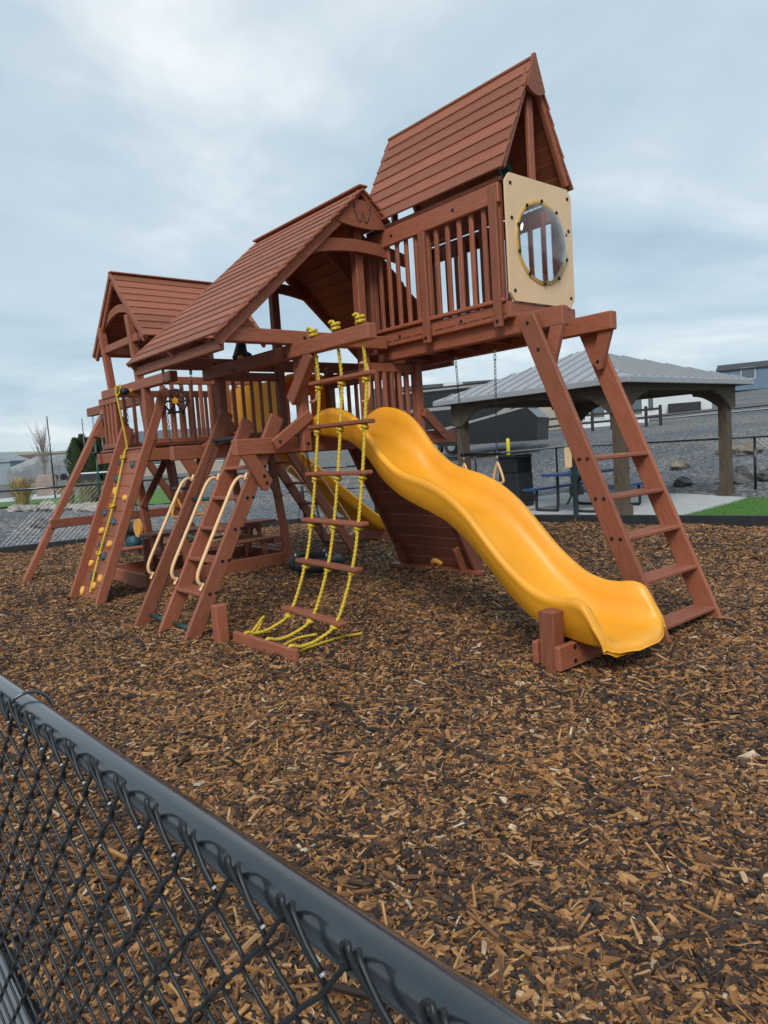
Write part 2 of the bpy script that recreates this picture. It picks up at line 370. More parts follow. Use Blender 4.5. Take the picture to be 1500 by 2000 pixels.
# concrete pad, lawn, walk
def sheet(name, poly, z, M):
    v = [(x, y, z) for x, y in poly]+[(x, y, z-.1) for x, y in poly]; n = len(poly)
    f = [tuple(range(n))]+[(i, i+n, (i+1) % n+n, (i+1) % n) for i in range(n)]
    return structure(name, v, [tuple(reversed(q)) if False else q for q in f], M)
pad = [(10.3, 8.5), (10.72, 6.9), (10.95, 5.95), (13.2, 6.05), (15.7, 6.35), (15.7, 11.3), (9.9, 11.3), (9.75, 10.6)]
sheet('concrete_pad', pad, .05, CONC)
lawnM = mat('lawn', (.055, .14, .018), .8, col2=(.085, .21, .03), nscale=14, bump=.8, bscale=120)
lawn = [(10.85, 5.9), (11.1, 4.35), (11.4, 1.0), (20, 1.0), (19.5, 6.6), (15.75, 6.3), (13.2, 6.0)]
sheet('lawn', lawn, .045, lawnM)
# short grass blades on the lawn
def blades(name, pts, hmin, hmax, M, label, w=.006, lean=.35):
    n = len(pts); h = rng.uniform(hmin, hmax, n); an = rng.uniform(0, 6.283, n); ln = rng.normal(0, lean, n)*h
    v = np.zeros((n, 3, 3)); P = np.array(pts)
    dx, dy = np.cos(an), np.sin(an)
    v[:, 0] = P-np.stack([dy*w/2, -dx*w/2, 0*dx], 1); v[:, 1] = P+np.stack([dy*w/2, -dx*w/2, 0*dx], 1); v[:, 2] = P+np.stack([dx*ln, dy*ln, h], 1)
    me = bpy.data.meshes.new(name); me.from_pydata([tuple(q) for q in v.reshape(-1, 3)], [], [(3*i, 3*i+1, 3*i+2) for i in range(n)]); me.materials.append(M)
    o = bpy.data.objects.new(name, me); C.objects.link(o); stuff(o); return o
gp = []
while len(gp) < 26000:
    x, y = random.uniform(10.9, 17), random.uniform(1.2, 6.3)
    yl = 5.9+(x-10.9)*.085
    xl = 10.87+(5.9-y)*.16 if y > 4.3 else 11.13+(4.3-y)*.09
    if y < yl-.03 and x > xl+.03: gp.append((x, y, .045))
o = blades('lawn_grass', gp, .03, .06, mat('grass_blade', (.06, .16, .02), .7, col2=(.10, .25, .04), nscale=9), '')
o['label'] = 'short bright green grass of the small lawn beside the concrete pad'; o['category'] = 'grass'
walk = [(-3, -4), (.36, -4), (.36, 6), (.3, 15), (-3, 15)]
sheet('concrete_walk', walk, .02, mat('dark_concrete', (.17, .19, .21), .7, .1, 3))  # walk has its own darker blue-grey concrete
# black plastic border around the mulch
BT = mat('border_plastic', (.02, .021, .023), .5, .2, 6)
for i, ((x0, y0), (x1, y1)) in enumerate(zip(BORD[:-1], BORD[1:])):
    n = max(1, round(math.hypot(x1-x0, y1-y0)/1.25))
    for k in range(n):
        a0 = Vector((x0, y0, .06)).lerp(Vector((x1, y1, .06)), k/n); a1 = Vector((x0, y0, .06)).lerp(Vector((x1, y1, .06)), (k+1)/n-.006)
        if a0.y < -1 or a1.x < -.5: continue
        o = beam('border_timber', a0, a1, .09, .2, None, BT)
        side = 'left back' if a0.x < 8.3 else 'right'
        tagm(o, 'black plastic landscape border timber edging the mulch bed', 'border timber', 'black plastic edging around the mulch bed')
# ================================================================== CLUBHOUSE (middle tower)
T = thing('clubhouse_tower', 'middle wooden tower with wide lapped gable roof above the wave slide', 'play tower', (4.33, 6.1, 0))
XN, YN, YF = (3.62, 4.36, 5.04), 5.35, 6.85
for y in (YN, YF):
    post('post', XN[0], y, 1.53, 2.42, T); post('post', XN[1], y, 1.53, 3.74, T); post('post', XN[2], y, 1.53, 2.5 if y == YF else 2.36, T)
    for x in XN: bolt((x, y-.046, 1.60), (0, -1, 0), T)
    bolt((XN[0], y-.046, 2.36), (0, -1, 0), T)
beam('deck_beam', (2.95, YN+.09, 1.6), (5.62, YN+.09, 1.6), .088, .14, T)
beam('deck_beam', (2.97, YF-.09, 1.6), (5.62, YF-.09, 1.6), .088, .14, T)
for x in (3.62, 5.0): beam('deck_joist', (x, YN+.14, 1.6), (x, YF-.14, 1.6), .04, .13, T)
for i in range(10):
    y = YN+.02+(i+.5)*.148; beam('deck_board', (3.56, y, 1.69), (5.1, y, 1.69), .14, .03, T, WOODD)
beam('rope_beam', (3.53, 4.2, 2.405), (3.53, 6.98, 2.405), .088, .12, T)
for y in (5.36, 6.3): bolt((3.484, y, 2.37), (-1, 0, 0), T)
beam('back_rail', (5.12, 5.5, 2.36), (5.12, 6.98, 2.36), .04, .13, T)
# braces on post 1 (up to rope beam, down to deck beam)
beam('brace', (3.535, 5.37, 1.98), (3.535, 5.02, 2.36), .085, .12, T)
beam('brace', (3.66, 5.29, 1.86), (3.28, 5.33, 1.60), .1, .04, T, upv=(0, 1, 0)); bolt((3.33, 5.305, 1.63), (0, -1, 0), T)
beam('brace', (5.06, 5.29, 1.86), (5.4, 5.33, 1.60), .1, .04, T, upv=(0, 1, 0)); bolt((5.33, 5.305, 1.64), (0, -1, 0), T)
beam('brace', (3.66, YF-.16, 1.86), (3.3, YF-.16, 1.62), .1, .04, T, upv=(0, 1, 0))
# railings: far face left half, near face right half
def railing(parent, p0, p1, z0, z1, n, M=None, w=.045, th=.035, ends=False):
    g = bpy.data.objects.new('railing', None); place(g, parent, WM[parent.name]); p0, p1 = Vector(p0), Vector(p1); d = (p1-p0).normalized()
    beam('bottom_rail', (p0.x, p0.y, z0), (p1.x, p1.y, z0), .04, .06, g, M)
    beam('top_rail', (p0.x, p0.y, z1), (p1.x, p1.y, z1), .04, .09, g, M)
    for i in range(n):
        q = p0.lerp(p1, (i+(0 if ends else 1))/((n-1) if ends else (n+1)))
        beam('slat', (q.x, q.y, z0-.02), (q.x, q.y, z1), w, th, g, M, upv=(-d.y, d.x, 0))
    return g
railing(T, (3.66, YF, 0), (4.32, YF, 0), 1.75, 2.38, 5, None, .034)
railing(T, (4.41, YN, 0), (5.0, YN, 0), 1.75, 2.30, 5)
railing(T, (5.06, YN+.05, 0), (5.06, YF-.05, 0), 1.75, 2.30, 9)
# gable ties, rafters, roof
ZR, XR, XE0, ZE = 3.88, 4.33, 2.73, 2.49
XE1 = 2*XR-XE0
for y, x1 in ((5.28, 4.58), (6.98, XE1-.08)): beam('tie_beam', (XE0+.1, y, ZE+.03), (x1, y, ZE+.03), .088, .12, T); bolt((3.62, y-.046, ZE+.03), (0, -1, 0), T)
beam('eave_beam', (XE0+.08, 5.24, ZE-.06), (XE0+.08, 7.02, ZE-.06), .05, .09, T); beam('eave_beam', (XE1-.08, 5.6, ZE-.06), (XE1-.08, 7.02, ZE-.06), .05, .09, T)
for y in (5.22, 6.1, 7.0):
    beam('rafter', (XR-.02, y, ZR-.07), (XE0+.03, y, ZE-.035), .04, .10, T)
    if y < 5.5: beam('rafter', (XR+.02, y, ZR-.07), (4.58, y, ZR-.07-(4.58-XR)*.875), .04, .10, T)
    else: beam('rafter', (XR+.02, y, ZR-.07), (XE1-.03, y, ZE-.035), .04, .10, T)
    v, f = [], []
for y in (5.19, 7.03):
    beam('rake_trim', (XR-.0, y, ZR-.0), (XE0-.01, y, ZE+.0), .022, .05, T)
    if y > 6: beam('rake_trim', (XR, y, ZR), (XE1+.01, y, ZE), .022, .05, T)
    else: beam('rake_trim', (XR, y, ZR), (4.58, y, ZR-(4.58-XR)*.875), .022, .05, T)
lap_roof('roof_slope', T, (XR, ZR), (XE0, ZE), 'y', 16, (5.15, 7.06))
lap_roof('roof_slope', T, (XR, ZR), (XE1, ZE), 'y', 16, (5.15, 7.06), cut=(.36, 5.56))
beam('ridge_board', (XR, 5.14, ZR+.03), (XR, 7.07, ZR+.03), .10, .022, T)
# arched collar and apex plate with carved W, both gables
def arch(y, half, zc, rise, depth, parent, th=.04, name='arched_collar'):
    n = 14; o = [(-half+2*half*i/n, rise*(1-((2*i/n-1)**2))) for i in range(n+1)]
    o2 = [(x*1.0, z+depth*(1.0)) for x, z in reversed(o)]
    v, f = extrude(o+o2, th); return part(name, mesh(name, v, f), WOOD, parent, TR((XR, y, zc)))
for y in (5.25, 6.95): arch(y, .56, 3.27, .07, .11, T)
def apex_plate(y, parent):
    n = 10; o = [(-.30+.6*i/n, -.03*(1-((2*i/n-1)**2))+.03) for i in range(n+1)]; o = [(x, z-.0) for x, z in o]+[(.06, .25), (-.06, .25)]
    v, f = extrude(o, .025); return part('apex_plate', mesh('plate', v, f), WOOD, parent, TR((XR, y, 3.545)))
pl = apex_plate(5.20, T); apex_plate(7.0, T)
wv = joinm([sweep(smoothpath([(q[0], 0, q[1]) for q in seg], 3), .0055, 5) for seg in ([(-.10, .19), (-.085, .15), (-.10, .135), (-.05, .03), (-.025, .03), (0, .11), (.025, .03), (.05, .03), (.10, .135), (.085, .15), (.10, .19)],)])
part('carved_letter', mesh('letter', *wv), BOLT, pl, TR((XR, 5.187, 3.575)))
# corner gusset at front eave
v, f = extrude([(0, 0), (.34, 0), (.2, .15), (.12, .12)], .035); part('gusset', mesh('gusset', v, f), WOOD, T, TR((XE0+.12, 5.29, ZE+.07)))
# black hanging scope under far gable
t = thing('toy_megaphone', 'black plastic toy scope with yellow parts hanging beneath the middle roof', 'toy', (3.92, 6.92, 2.56))
v, f = sweep([(0, 0, 0), (.02, 0, .05), (.03, 0, .15), (.03, 0, .2)], .055, 12, taper=[1.5, 1.45, 1.0, .8]); part('body', mesh('b', v, f, True), BLK, t, TR((3.9, 6.9, 2.57)))
tube('eyepiece', [(3.86, 6.82, 2.58), (3.83, 6.74, 2.57)], .025, YEL, t); beam('bracket', (3.93, 6.9, 2.6), (4.02, 6.9, 2.56), .05, .16, t, BLK)
# ================================================================== FRONT LADDER (three rails, chain bay + step bay)
T = thing('step_ladder', 'wide front ladder with three leaning rails, four steps and cream handrails', 'ladder', (2.45, 5.9, 0))
RY3 = (5.46, 5.97, 6.5); SL = Vector((3.40-2.42, 0, 1.76)).normalized()
for i, y in enumerate(RY3):
    top = 1.86 if i != 2 else 1.98; k = top/SL.z
    beam('rail', (2.38, y, -.04), (2.38+SL.x*k, y, top), .04, .135, T, upv=(-SL.z, 0, SL.x))
    # cream tubular handrail on the outer edge
    nx, nz = -SL.z, SL.x
    def hp(s, o, dy=0): o -= .034; return (2.36+SL.x*s+nx*o, y+dy, SL.z*s+nz*o)
    h = tube('handrail', smoothpath([hp(.52, .075), hp(.53, .13), hp(.60, .165), hp(.8, .17), hp(1.25, .17), hp(1.42, .165), hp(1.49, .13), hp(1.50, .075)], 6), .0155, CREAM, T)
    for s in (.505, 1.515): beam('handrail_foot', hp(s-.035, .09), hp(s+.035, .09), .035, .012, h, CREAM, upv=(nx, 0, nz))
for z in (.40, .655, .91, 1.165, 1.425):
    x = 2.40+z*SL.x/SL.z; beam('step', (x-.005, RY3[0]+.02, z), (x-.005, RY3[1]-.02, z), .17, .034, T)
    for dx in (-.03, .03): bolt((x+.02+dx, RY3[0]-.021, z), (0, -1, 0), T)
for i, (ya, yb) in enumerate(((RY3[1], RY3[2]), (RY3[0], RY3[1]))): tube('green_rung', [(2.5, ya+.02, .10), (2.5, yb-.02, .10)], .019, GREEN, T, 12)
for z in (.45, .8, 1.15): tube('green_rung', [(2.54+z*.42, RY3[1]+.03, z), (2.54+z*.42, RY3[2]-.03, z)], .019, GREEN, T, 12)
for y in (RY3[1]+.1, RY3[2]-.1): chain('chain', (2.5, y, .1), (3.28, y, 1.68), T)
tube('black_tube', [(3.3, RY3[1]+.04, 1.70), (3.3, RY3[2]-.04, 1.70)], .024, BLK, T)
# triangular braces from rails to deck-beam ends
for y, yy in ((5.40, 5.395), (6.57, 6.66)):
    pts = [(2.99, 1.53), (3.12, 1.53), (3.27, 1.30), (3.21, 1.21), (3.17, 1.22)]
    v, f = extrude([(x-3.1, z-1.4) for x, z in pts], .038); part('brace', mesh('brace', v, f), WOOD, T, TR((3.1, y if y < 6 else 6.6, 1.4)))
    for q in ((3.21, 1.28), (3.19, 1.34)): bolt((q[0], (y if y < 6 else 6.6)-.02, q[1]), (0, -1, 0), T)
# ================================================================== ROPE LADDER
T = thing('rope_ladder', 'yellow three rope climbing ladder with wooden rungs slanting to the ground', 'rope ladder', (2.5, 4.8, 0))
YS = (4.98, 4.66, 4.34)
LP = ((3.53, 2.46), (3.555, 2.10), (3.51, 1.73), (3.45, 1.335), (3.375, .945), (3.285, .605), (3.105, .225))
for k, y in enumerate(YS):
    dy = (0, .0, .0)[k]
    rope('rope', smoothpath([(x, y+.0*z, z) for x, z in LP]+[(2.93, y+.015, .12), (2.78, y+.02, .10), (2.69, y+.02, .125), (2.665, y+.02, .08), (2.67, y+.02, .02)], 5), .0135, T)
    rope('knot', [Vector((3.53+.03*math.cos(t*2.1), y+.028*math.sin(t*2.1), 2.475+.011*t)) for t in np.linspace(0, 6, 40)], .0135, T)
    rope('knot_tail', smoothpath([(3.53, y, 2.53), (3.52, y+.03, 2.56), (3.51, y+.06, 2.55)], 5), .0125, T)
    for i, (x, z) in enumerate(LP[1:]):
        ex = -.004 if i < 5 else -.03; rope('knot', [Vector((x+ex+.021*math.cos(t), y+.023*math.sin(t), z-.033-.0045*t+.01)) for t in np.linspace(0, 9.5, 40)], .0125, T)
for i, (x, z) in enumerate(LP[1:]):
    tilt = (.0, .0, 0, .012, .02, .03)[i]
    beam('rung', (x, 5.08, z+tilt*.5), (x+.0, 4.26, z-tilt*.5), .088, .034, T)
beam('ground_board', (2.665, 5.16, .055), (2.675, 4.26, .055), .045, .13, T)
post('anchor_post', 2.59, 5.25, -.05, .34, T, .10)
for pts in (((2.74, 5.0, .12), (2.90, 5.08, .2), (2.82, 5.12, .06), (2.72, 5.16, .035)), ((2.72, 5.22, .03), (2.85, 5.22, .035), (3.02, 5.2, .03)), ((2.72, 4.38, .04), (2.95, 4.42, .05), (3.2, 4.46, .045), (3.40, 4.42, .05)), ((2.75, 4.62, .05), (2.95, 4.68, .07), (3.1, 4.62, .08))):
    rope('loose_end', smoothpath([(x, y, max(z, mulch_z(x, y)+.028)) for x, y, z in pts], 8), .0115, T)
# ================================================================== PENTHOUSE
T = thing('penthouse_cabin', 'raised cabin with steep lapped roof, slatted sides and round bubble window', 'play cabin', (5.04, 4.65, 2.36))
XA, XB, YA, YB = 4.64, 5.44, 3.80, 5.50
beam('floor_beam', (4.72, 3.30, 2.44), (4.72, 5.52, 2.44), .088, .15, T); beam('floor_beam', (5.36, 3.28, 2.44), (5.36, 5.52, 2.44), .088, .15, T)
for y in (4.0, 4.35, 4.75, 5.1, 5.45): beam('floor_joist', (4.765, y, 2.455), (5.315, y, 2.455), .04, .1, T, WOODD)
for i in range(12): beam('floor_board', (4.62, 3.86+i*.142, 2.535), (5.46, 3.86+i*.142, 2.535), .136, .03, T, WOODD)
beam('end_beam', (4.60, 3.765, 2.56), (5.50, 3.765, 2.56), .05, .13, T)
for xs, sg in ((XA, -1), (XB, 1)):
    beam('band_board', (xs+sg*.0, 3.79, 2.555), (xs, 5.52, 2.555), .04, .13, T)
    beam('lower_rail', (xs+sg*.015, 3.80, 2.645), (xs+sg*.015, 5.5, 2.645), .07, .035, T)
    beam('upper_board', (xs+sg*.03, 3.80, 3.49), (xs+sg*.03, 5.54, 3.49), .038, .16, T)
    beam('top_rail', (xs, 3.80, 3.60), (xs, 5.5, 3.60), .05, .04, T)
    for k, y in enumerate((3.86, 4.70, 5.47)):
        beam('upright', (xs+sg*.045, y, 2.43), (xs+sg*.045, y, 3.41 if k else 3.55), .04, .085, T, upv=(0, 1, 0)); bolt((xs+sg*.067, y, 2.48), (sg, 0, 0), T)
        beam('corner_stud', (xs-sg*.01, y, 2.56), (xs-sg*.01, y, 3.60), .05, .08, T, upv=(0, 1, 0))
    for i in range(5):
        for y0, y1 in ((3.86, 4.70), (4.70, 5.47)):
            y = y0+(y1-y0)*(i+1)/6; beam('slat', (xs+sg*.0, y, 2.66), (xs, y, 3.52), .032, .045, T, upv=(0, 1, 0))
    for y in (4.3, 5.1): bolt((xs+sg*.05, y, 3.49), (sg, 0, 0), T); bolt((xs+sg*.021, y, 2.56), (sg, 0, 0), T)
    for z in (3.45, 3.53):
        for y in (3.86, 5.49): bolt((xs+sg*.05, y, z), (sg, 0, 0), T)
# tan panel with round hole
def panel_mesh(w, h, r, rc, th):
    n = 48; inn = []; outl = []
    for i in range(n):
        an = 2*math.pi*i/n; c, s = math.cos(an), math.sin(an); inn.append((r*c, r*s))
        k = min(w/2/abs(c) if abs(c) > 1e-6 else 9, h/2/abs(s) if abs(s) > 1e-6 else 9); x, z = c*k, s*k
        ox, oz = abs(x)-(w/2-rc), abs(z)-(h/2-rc)
        if ox > 0 and oz > 0:
            l = math.hypot(ox, oz); ox, oz = ox/l*rc, oz/l*rc; x = math.copysign(w/2-rc+ox, x); z = math.copysign(h/2-rc+oz, z)
        outl.append((x, z))
    v = [(x, y, z) for y in (-th/2, th/2) for lst in (inn, outl) for x, z in lst]; f = []
    for i in range(n):
        j = (i+1) % n; f += [(i, j, n+j, n+i), (2*n+j, 2*n+i, 3*n+i, 3*n+j), (n+i, n+j, 3*n+j, 3*n+i), (j, i, 2*n+i, 2*n+j)]
    return v, [tuple(reversed(q)) for q in f]
pm = part('window_panel', mesh('panel', *panel_mesh(.87, 1.0, .315, .045, .022)), TAN, T, TR((5.035, 3.735, 3.125)))
n = 48; v = []; f = []
for i in range(n):
    an = 2*math.pi*i/n
    for rr, y in ((.312, .0), (.312, -.016), (.318, -.019), (.343, -.019), (.349, -.010)): v.append((rr*math.cos(an), y, rr*math.sin(an)))
for i in range(n):
    j = (i+1) % n
    for k in range(4): f.append((i*5+k, i*5+k+1, j*5+k+1, j*5+k))
part('window_ring', mesh('ring', v, [tuple(reversed(q)) for q in f], True), RING, pm, TR((5.035, 3.735, 3.125)))
v, f = [], []; nr, ns = 8, 40
for shell in (0, 1):
    base = len(v)
    for i in range(nr+1):
        rr = .322*math.sin(math.pi/2*i/nr); yy = -(.13-.003*shell)*math.cos(math.pi/2*i/nr)
        for k in range(ns): v.append((rr*math.cos(2*math.pi*k/ns), yy, rr*math.sin(2*math.pi*k/ns)))
    for i in range(nr):
        for k in range(ns):
            q = (base+i*ns+k, base+(i+1)*ns+k, base+(i+1)*ns+(k+1) % ns, base+i*ns+(k+1) % ns); f.append(q if shell == 0 else tuple(reversed(q)))
part('bubble_window', mesh('bubble', v, f, True), GLASS, pm, TR((5.035, 3.735, 3.125)))
for i in range(10):
    an = 2*math.pi*(i+.5)/10; bolt((5.035+.335*math.cos(an), 3.705, 3.125+.335*math.sin(an)), (0, -1, 0), pm)
for dx in (-.38, .38):
    for dz in (-.42, .15, .42): bolt((5.035+dx, 3.722, 3.125+dz), (0, -1, 0), pm)
ZP, ZPE, XP = 4.585, 3.64, 5.04
lap_roof('roof_slope', T, (XP, ZP), (4.57, ZPE), 'y', 8, (3.73, 5.54)); lap_roof('roof_slope', T, (XP, ZP), (2*XP-4.57, ZPE), 'y', 8, (3.73, 5.54))
beam('ridge_board', (XP, 3.73, ZP+.02), (XP, 5.54, ZP+.02), .05, .03, T)
for y in (3.77, 5.50):
    for s in (-1, 1): beam('rafter', (XP+s*.02, y, ZP-.05), (XP+s*.43, y, ZPE+.03), .05, .06, T)
    beam('king_post', (XP+.01, y+.04, 3.58), (XP+.01, y+.04, 4.5), .075, .04, T, upv=(0, 1, 0))
v, f = extrude([(-.012, .08), (.012, .08), (.03, .02), (.115, -.20), (.07, -.235), (0, -.25), (-.07, -.235), (-.115, -.20), (-.03, .02)], .03); part('apex_plate', mesh('plate', v, f), WOOD, T, TR((XP, 3.725, ZP-.03)))
def wheel(name, label, ctr, ax, M, r=.16):
    t = thing(name, label, 'toy wheel', ctr); q = Vector(ax).to_track_quat('Z', 'Y').to_matrix().to_4x4(); mm = TR(ctr) @ q
    v, f = sweep([(r*math.cos(2*math.pi*k/24), r*math.sin(2*math.pi*k/24), 0) for k in range(24)], .014, 8, True); part('rim', mesh('rim', v, f, True), M, t, mm)
    for k in range(6):
        an = math.pi/3*k; v, f = sweep([(.02*math.cos(an), .02*math.sin(an), 0), (r*1.32*math.cos(an), r*1.32*math.sin(an), 0)], .011, 8, taper=[1, 1.1]); part('spoke', mesh('spoke', v, f, True), M, t, mm)
    v, f = sweep([(0, 0, -.03), (0, 0, .035)], .035, 12); part('hub', mesh('hub', v, f), YEL if M is BLK else M, t, mm); return t
wheel('ship_wheel', "dark green toy ship's wheel inside the steep roofed cabin", (4.93, 4.0, 3.80), (.3, -1, .2), GREEN)
# ================================================================== RIGHT LADDER
T = thing('cabin_ladder', 'tall leaning ladder with five steps under the bubble window cabin', 'ladder', (5.03, 2.6, 0))
d = Vector((0, 3.56-2.56, 2.36)).normalized()
for x in (4.635, 5.43): beam('rail', (x, 2.545, -.04), (x, 2.545+d.y*2.72 if x < 5 else 2.545+d.y*2.66, -.04+d.z*(2.72 if x < 5 else 2.66)), .042, .165, T, upv=(0, -d.z, d.y))
for z in (.11, .425, .735, 1.03, 1.33):
    y = 2.55+z*d.y/d.z+.012; beam('step', (4.655, y, z), (5.41, y, z), .17, .034, T)
    for dy in (-.035, .035): bolt((4.613, y+dy, z), (-1, 0, 0), T)
for z in (2.2, 2.42): bolt((4.613, 2.56+z*d.y/d.z, z), (-1, 0, 0), T)
for x in (4.70, 5.365):
    pts = [(3.30, 2.37), (3.42, 2.37), (3.50, 2.13), (3.44, 2.05), (3.405, 2.06)]
    v, f = extrude([(y-3.4, z-2.2) for y, z in pts], .04); o = part('brace', mesh('brace', v, f), WOOD, T, TR((x, 3.4, 2.2)) @ RZ(math.pi/2)); bolt((x-.021, 3.44, 2.12), (-1, 0, 0), T)
# ================================================================== WAVE SLIDE
def slide_mesh(path, width, wall, rimr, plan=0.0):
    """path: (s,z_rim,z_bed) along -dir; cross-section U with rolled rims. local: x across, y along"""
    v, f = [], []; rows = []
    for (y, zr, zb, wsc) in path:
        w = width/2*wsc; hgt = zr-zb; rd = min(.055, hgt*.35)
        sec = [(-w-.035, zr-rd), (-w-.04, zr-rd*.4), (-w-.025, zr), (-w, zr+.004), (-w+.02, zr-.012), (-w+.035, zr-hgt*.45), (-w+.07, zb+hgt*.14), (-w+.14, zb+.008), (-w*.35, zb), (w*.35, zb), (w-.14, zb+.008), (w-.07, zb+hgt*.14), (w-.035, zr-hgt*.45), (w-.02, zr-.012), (w, zr+.004), (w+.025, zr), (w+.04, zr-rd*.4), (w+.035, zr-rd)]
        low = zb-min(.035, .012+hgt*.1)
        sec += [(w+.012, zr-hgt*.5), (w-.0, low+.03), (w-.05, low), (-w+.05, low), (-w, low+.03), (-w-.012, zr-hgt*.5)]
        cv = plan*max(0, min(1, (2.8-y)/.45))**1.5; rows.append(len(v)); v += [(x, y+cv*min(1, abs(x)/w)**2.2, z) for x, z in sec]
    n = 24
    for a_, b_ in zip(rows, rows[1:]):
        for k in range(n): f.append((a_+k, a_+(k+1) % n, b_+(k+1) % n, b_+k))
    lm = [23]*4+[22]*3+[21]*2+[20]*2+[19]*3+[18]*4
    for r0, flip in ((rows[0], 0), (rows[-1], 1)):
        for u in range(17):
            q = (r0+u, r0+u+1, r0+lm[u]) if lm[u] == lm[u+1] else (r0+u, r0+u+1, r0+lm[u+1], r0+lm[u])
            f.append(tuple(reversed(q)) if flip else q)
    return v, f
prof = [(5.36, 1.80, 1.69), (5.2, 1.87, 1.68), (5.05, 1.89, 1.66), (4.88, 1.86, 1.62), (4.72, 1.79, 1.54), (4.57, 1.66, 1.42), (4.43, 1.50, 1.27), (4.23, 1.35, 1.14), (4.05, 1.29, 1.07), (3.9, 1.25, 1.02), (3.71, 1.17, .94), (3.51, 1.03, .80), (3.33, .85, .63), (3.2, .72, .50), (3.08, .62, .40), (2.94, .53, .31), (2.8, .49, .25), (2.68, .485, .24), (2.56, .495, .232), (2.46, .47, .23), (2.39, .405, .228), (2.335, .33, .22), (2.30, .26, .205), (2.285, .20, .17)]
pp = smoothpath([(q[0], q[1], q[2]) for q in prof], 3)
path = [(q.x, q.y, min(q.z, q.y-.02), (1.0+(.12 if q.x < 2.75 else 0)*min(1, (2.75-q.x)/.3))) for q in pp]
T = thing('wave_slide', 'large yellow plastic wave slide curving down to the front of the mulch', 'slide', (4.02, 2.75, 0))
v, f = slide_mesh(path, .60, .2, .03, .10); part('chute', mesh('chute', v, f, True), YEL, T, TR((4.02, 0, 0)))
post('support_post', 3.62, 2.74, -.05, .42, T, .115); beam('support_board', (3.56, 2.835, .14), (4.40, 2.835, .14), .045, .15, T); beam('support_board', (3.55, 2.655, .13), (4.40, 2.655, .13), .045, .16, T)
for z in (.09, .18): bolt((3.71, 2.631, z), (0, -1, 0), T)
# cream grab loops at the slide entry
T2 = None
for x, lab in ((3.69, 'left'), (4.29, 'right')):
    o = tube('grab_handle', smoothpath([(x, 5.32, 2.33), (x+.0, 5.24, 2.32), (x, 5.21, 2.25), (x, 5.21, 2.05), (x, 5.24, 1.98), (x, 5.32, 1.97)], 6), .013, CREAM, None)
    tagm(o, 'cream grab handle on the %s post at the top of the wave slide' % lab, 'handle')
# ================================================================== BACK RAMP
T = thing('climbing_ramp', 'dark boarded climbing ramp leaning against the back of the middle tower', 'climbing wall', (5.85, 6.05, 0))
dr = Vector((5.98-5.2, 0, -1.56)).normalized()
for i in range(11):
    s = .02+i*.152; c = Vector((5.2, 0, 1.56))+dr*(s+.074); beam('board', (c.x, 5.50, c.z), (c.x, 6.68, c.z), .147, .03, T, WOODD, upv=(-dr.z, 0, dr.x))
for y in (5.48, 6.70): beam('rail', (5.16, y, 1.64), (6.0, y, -.03), .04, .14, T, WOODD, upv=(-dr.z, 0, dr.x))
beam('foot_board', (5.86, 5.35, .05), (5.80, 6.8, .05), .14, .045, T); beam('brace', (5.84, 6.62, .05), (5.72, 6.62, .34), .09, .04, T, upv=(0, 1, 0)); beam('brace', (5.84, 5.6, .05), (5.72, 5.6, .34), .09, .04, T, upv=(0, 1, 0))
v, f = sweep(smoothpath([(5.93, 6.2, .09), (5.9, 6.12, .13), (5.93, 6.03, .1)], 4), .04, 8); o = part('climbing_hold', mesh('hold', v, f, True), HOLDY, T)
# ================================================================== CRAWL TUNNEL
T = thing('crawl_tunnel', 'yellow plastic crawl tunnel joining the middle and left towers', 'tunnel', (4.72, 7.5, 1.7))
n = 28; v = []; f = []
def tun(an, w, h):
    c, s = math.cos(an), math.sin(an); e = .45
    return (math.copysign(abs(c)**e, c)*w, math.copysign(abs(s)**e, s)*h)
rowsY = (6.86, 7.1, 7.3, 7.55, 7.8, 8.0, 8.18)
for sh, (w, h) in enumerate(((.34, .36), (.325, .345))):
    for y in rowsY:
        for k in range(n):
            x, z = tun(2*math.pi*k/n, w, h); v.append((4.74+x, y, 2.05+z))
nr = len(rowsY)
for sh in (0, 1):
    for i in range(nr-1):
        for k in range(n):
            if i in (2, 3) and k in (0, 27, 13, 14): continue     # oval side windows
            a0 = sh*nr*n+i*n+k; b0 = sh*nr*n+i*n+(k+1) % n; q = (a0, b0, b0+n, a0+n); f.append(q if sh else tuple(reversed(q)))
for k in range(n):
    for i in (0, nr-1):
        a0 = i*n+k; b0 = i*n+(k+1) % n; q = (a0, b0, b0+nr*n, a0+nr*n); f.append(q if i == 0 else tuple(reversed(q)))
part('shell', mesh('tunnel', v, f, True), YEL_THRU, T)
for y in (6.90, 8.14):
    v, f = sweep([(4.74+tun(2*math.pi*k/n, .35, .37)[0], y, 2.05+tun(2*math.pi*k/n, .35, .37)[1]) for k in range(n)], .018, 6, True); part('flange', mesh('flange', v, f, True), YEL, T)
v, f = [], []
o = part('side_panel', cbox(1.24, .012, .66, .004), YEL, T, TR((4.385, 7.5, 2.04)) @ RZ(math.pi/2))
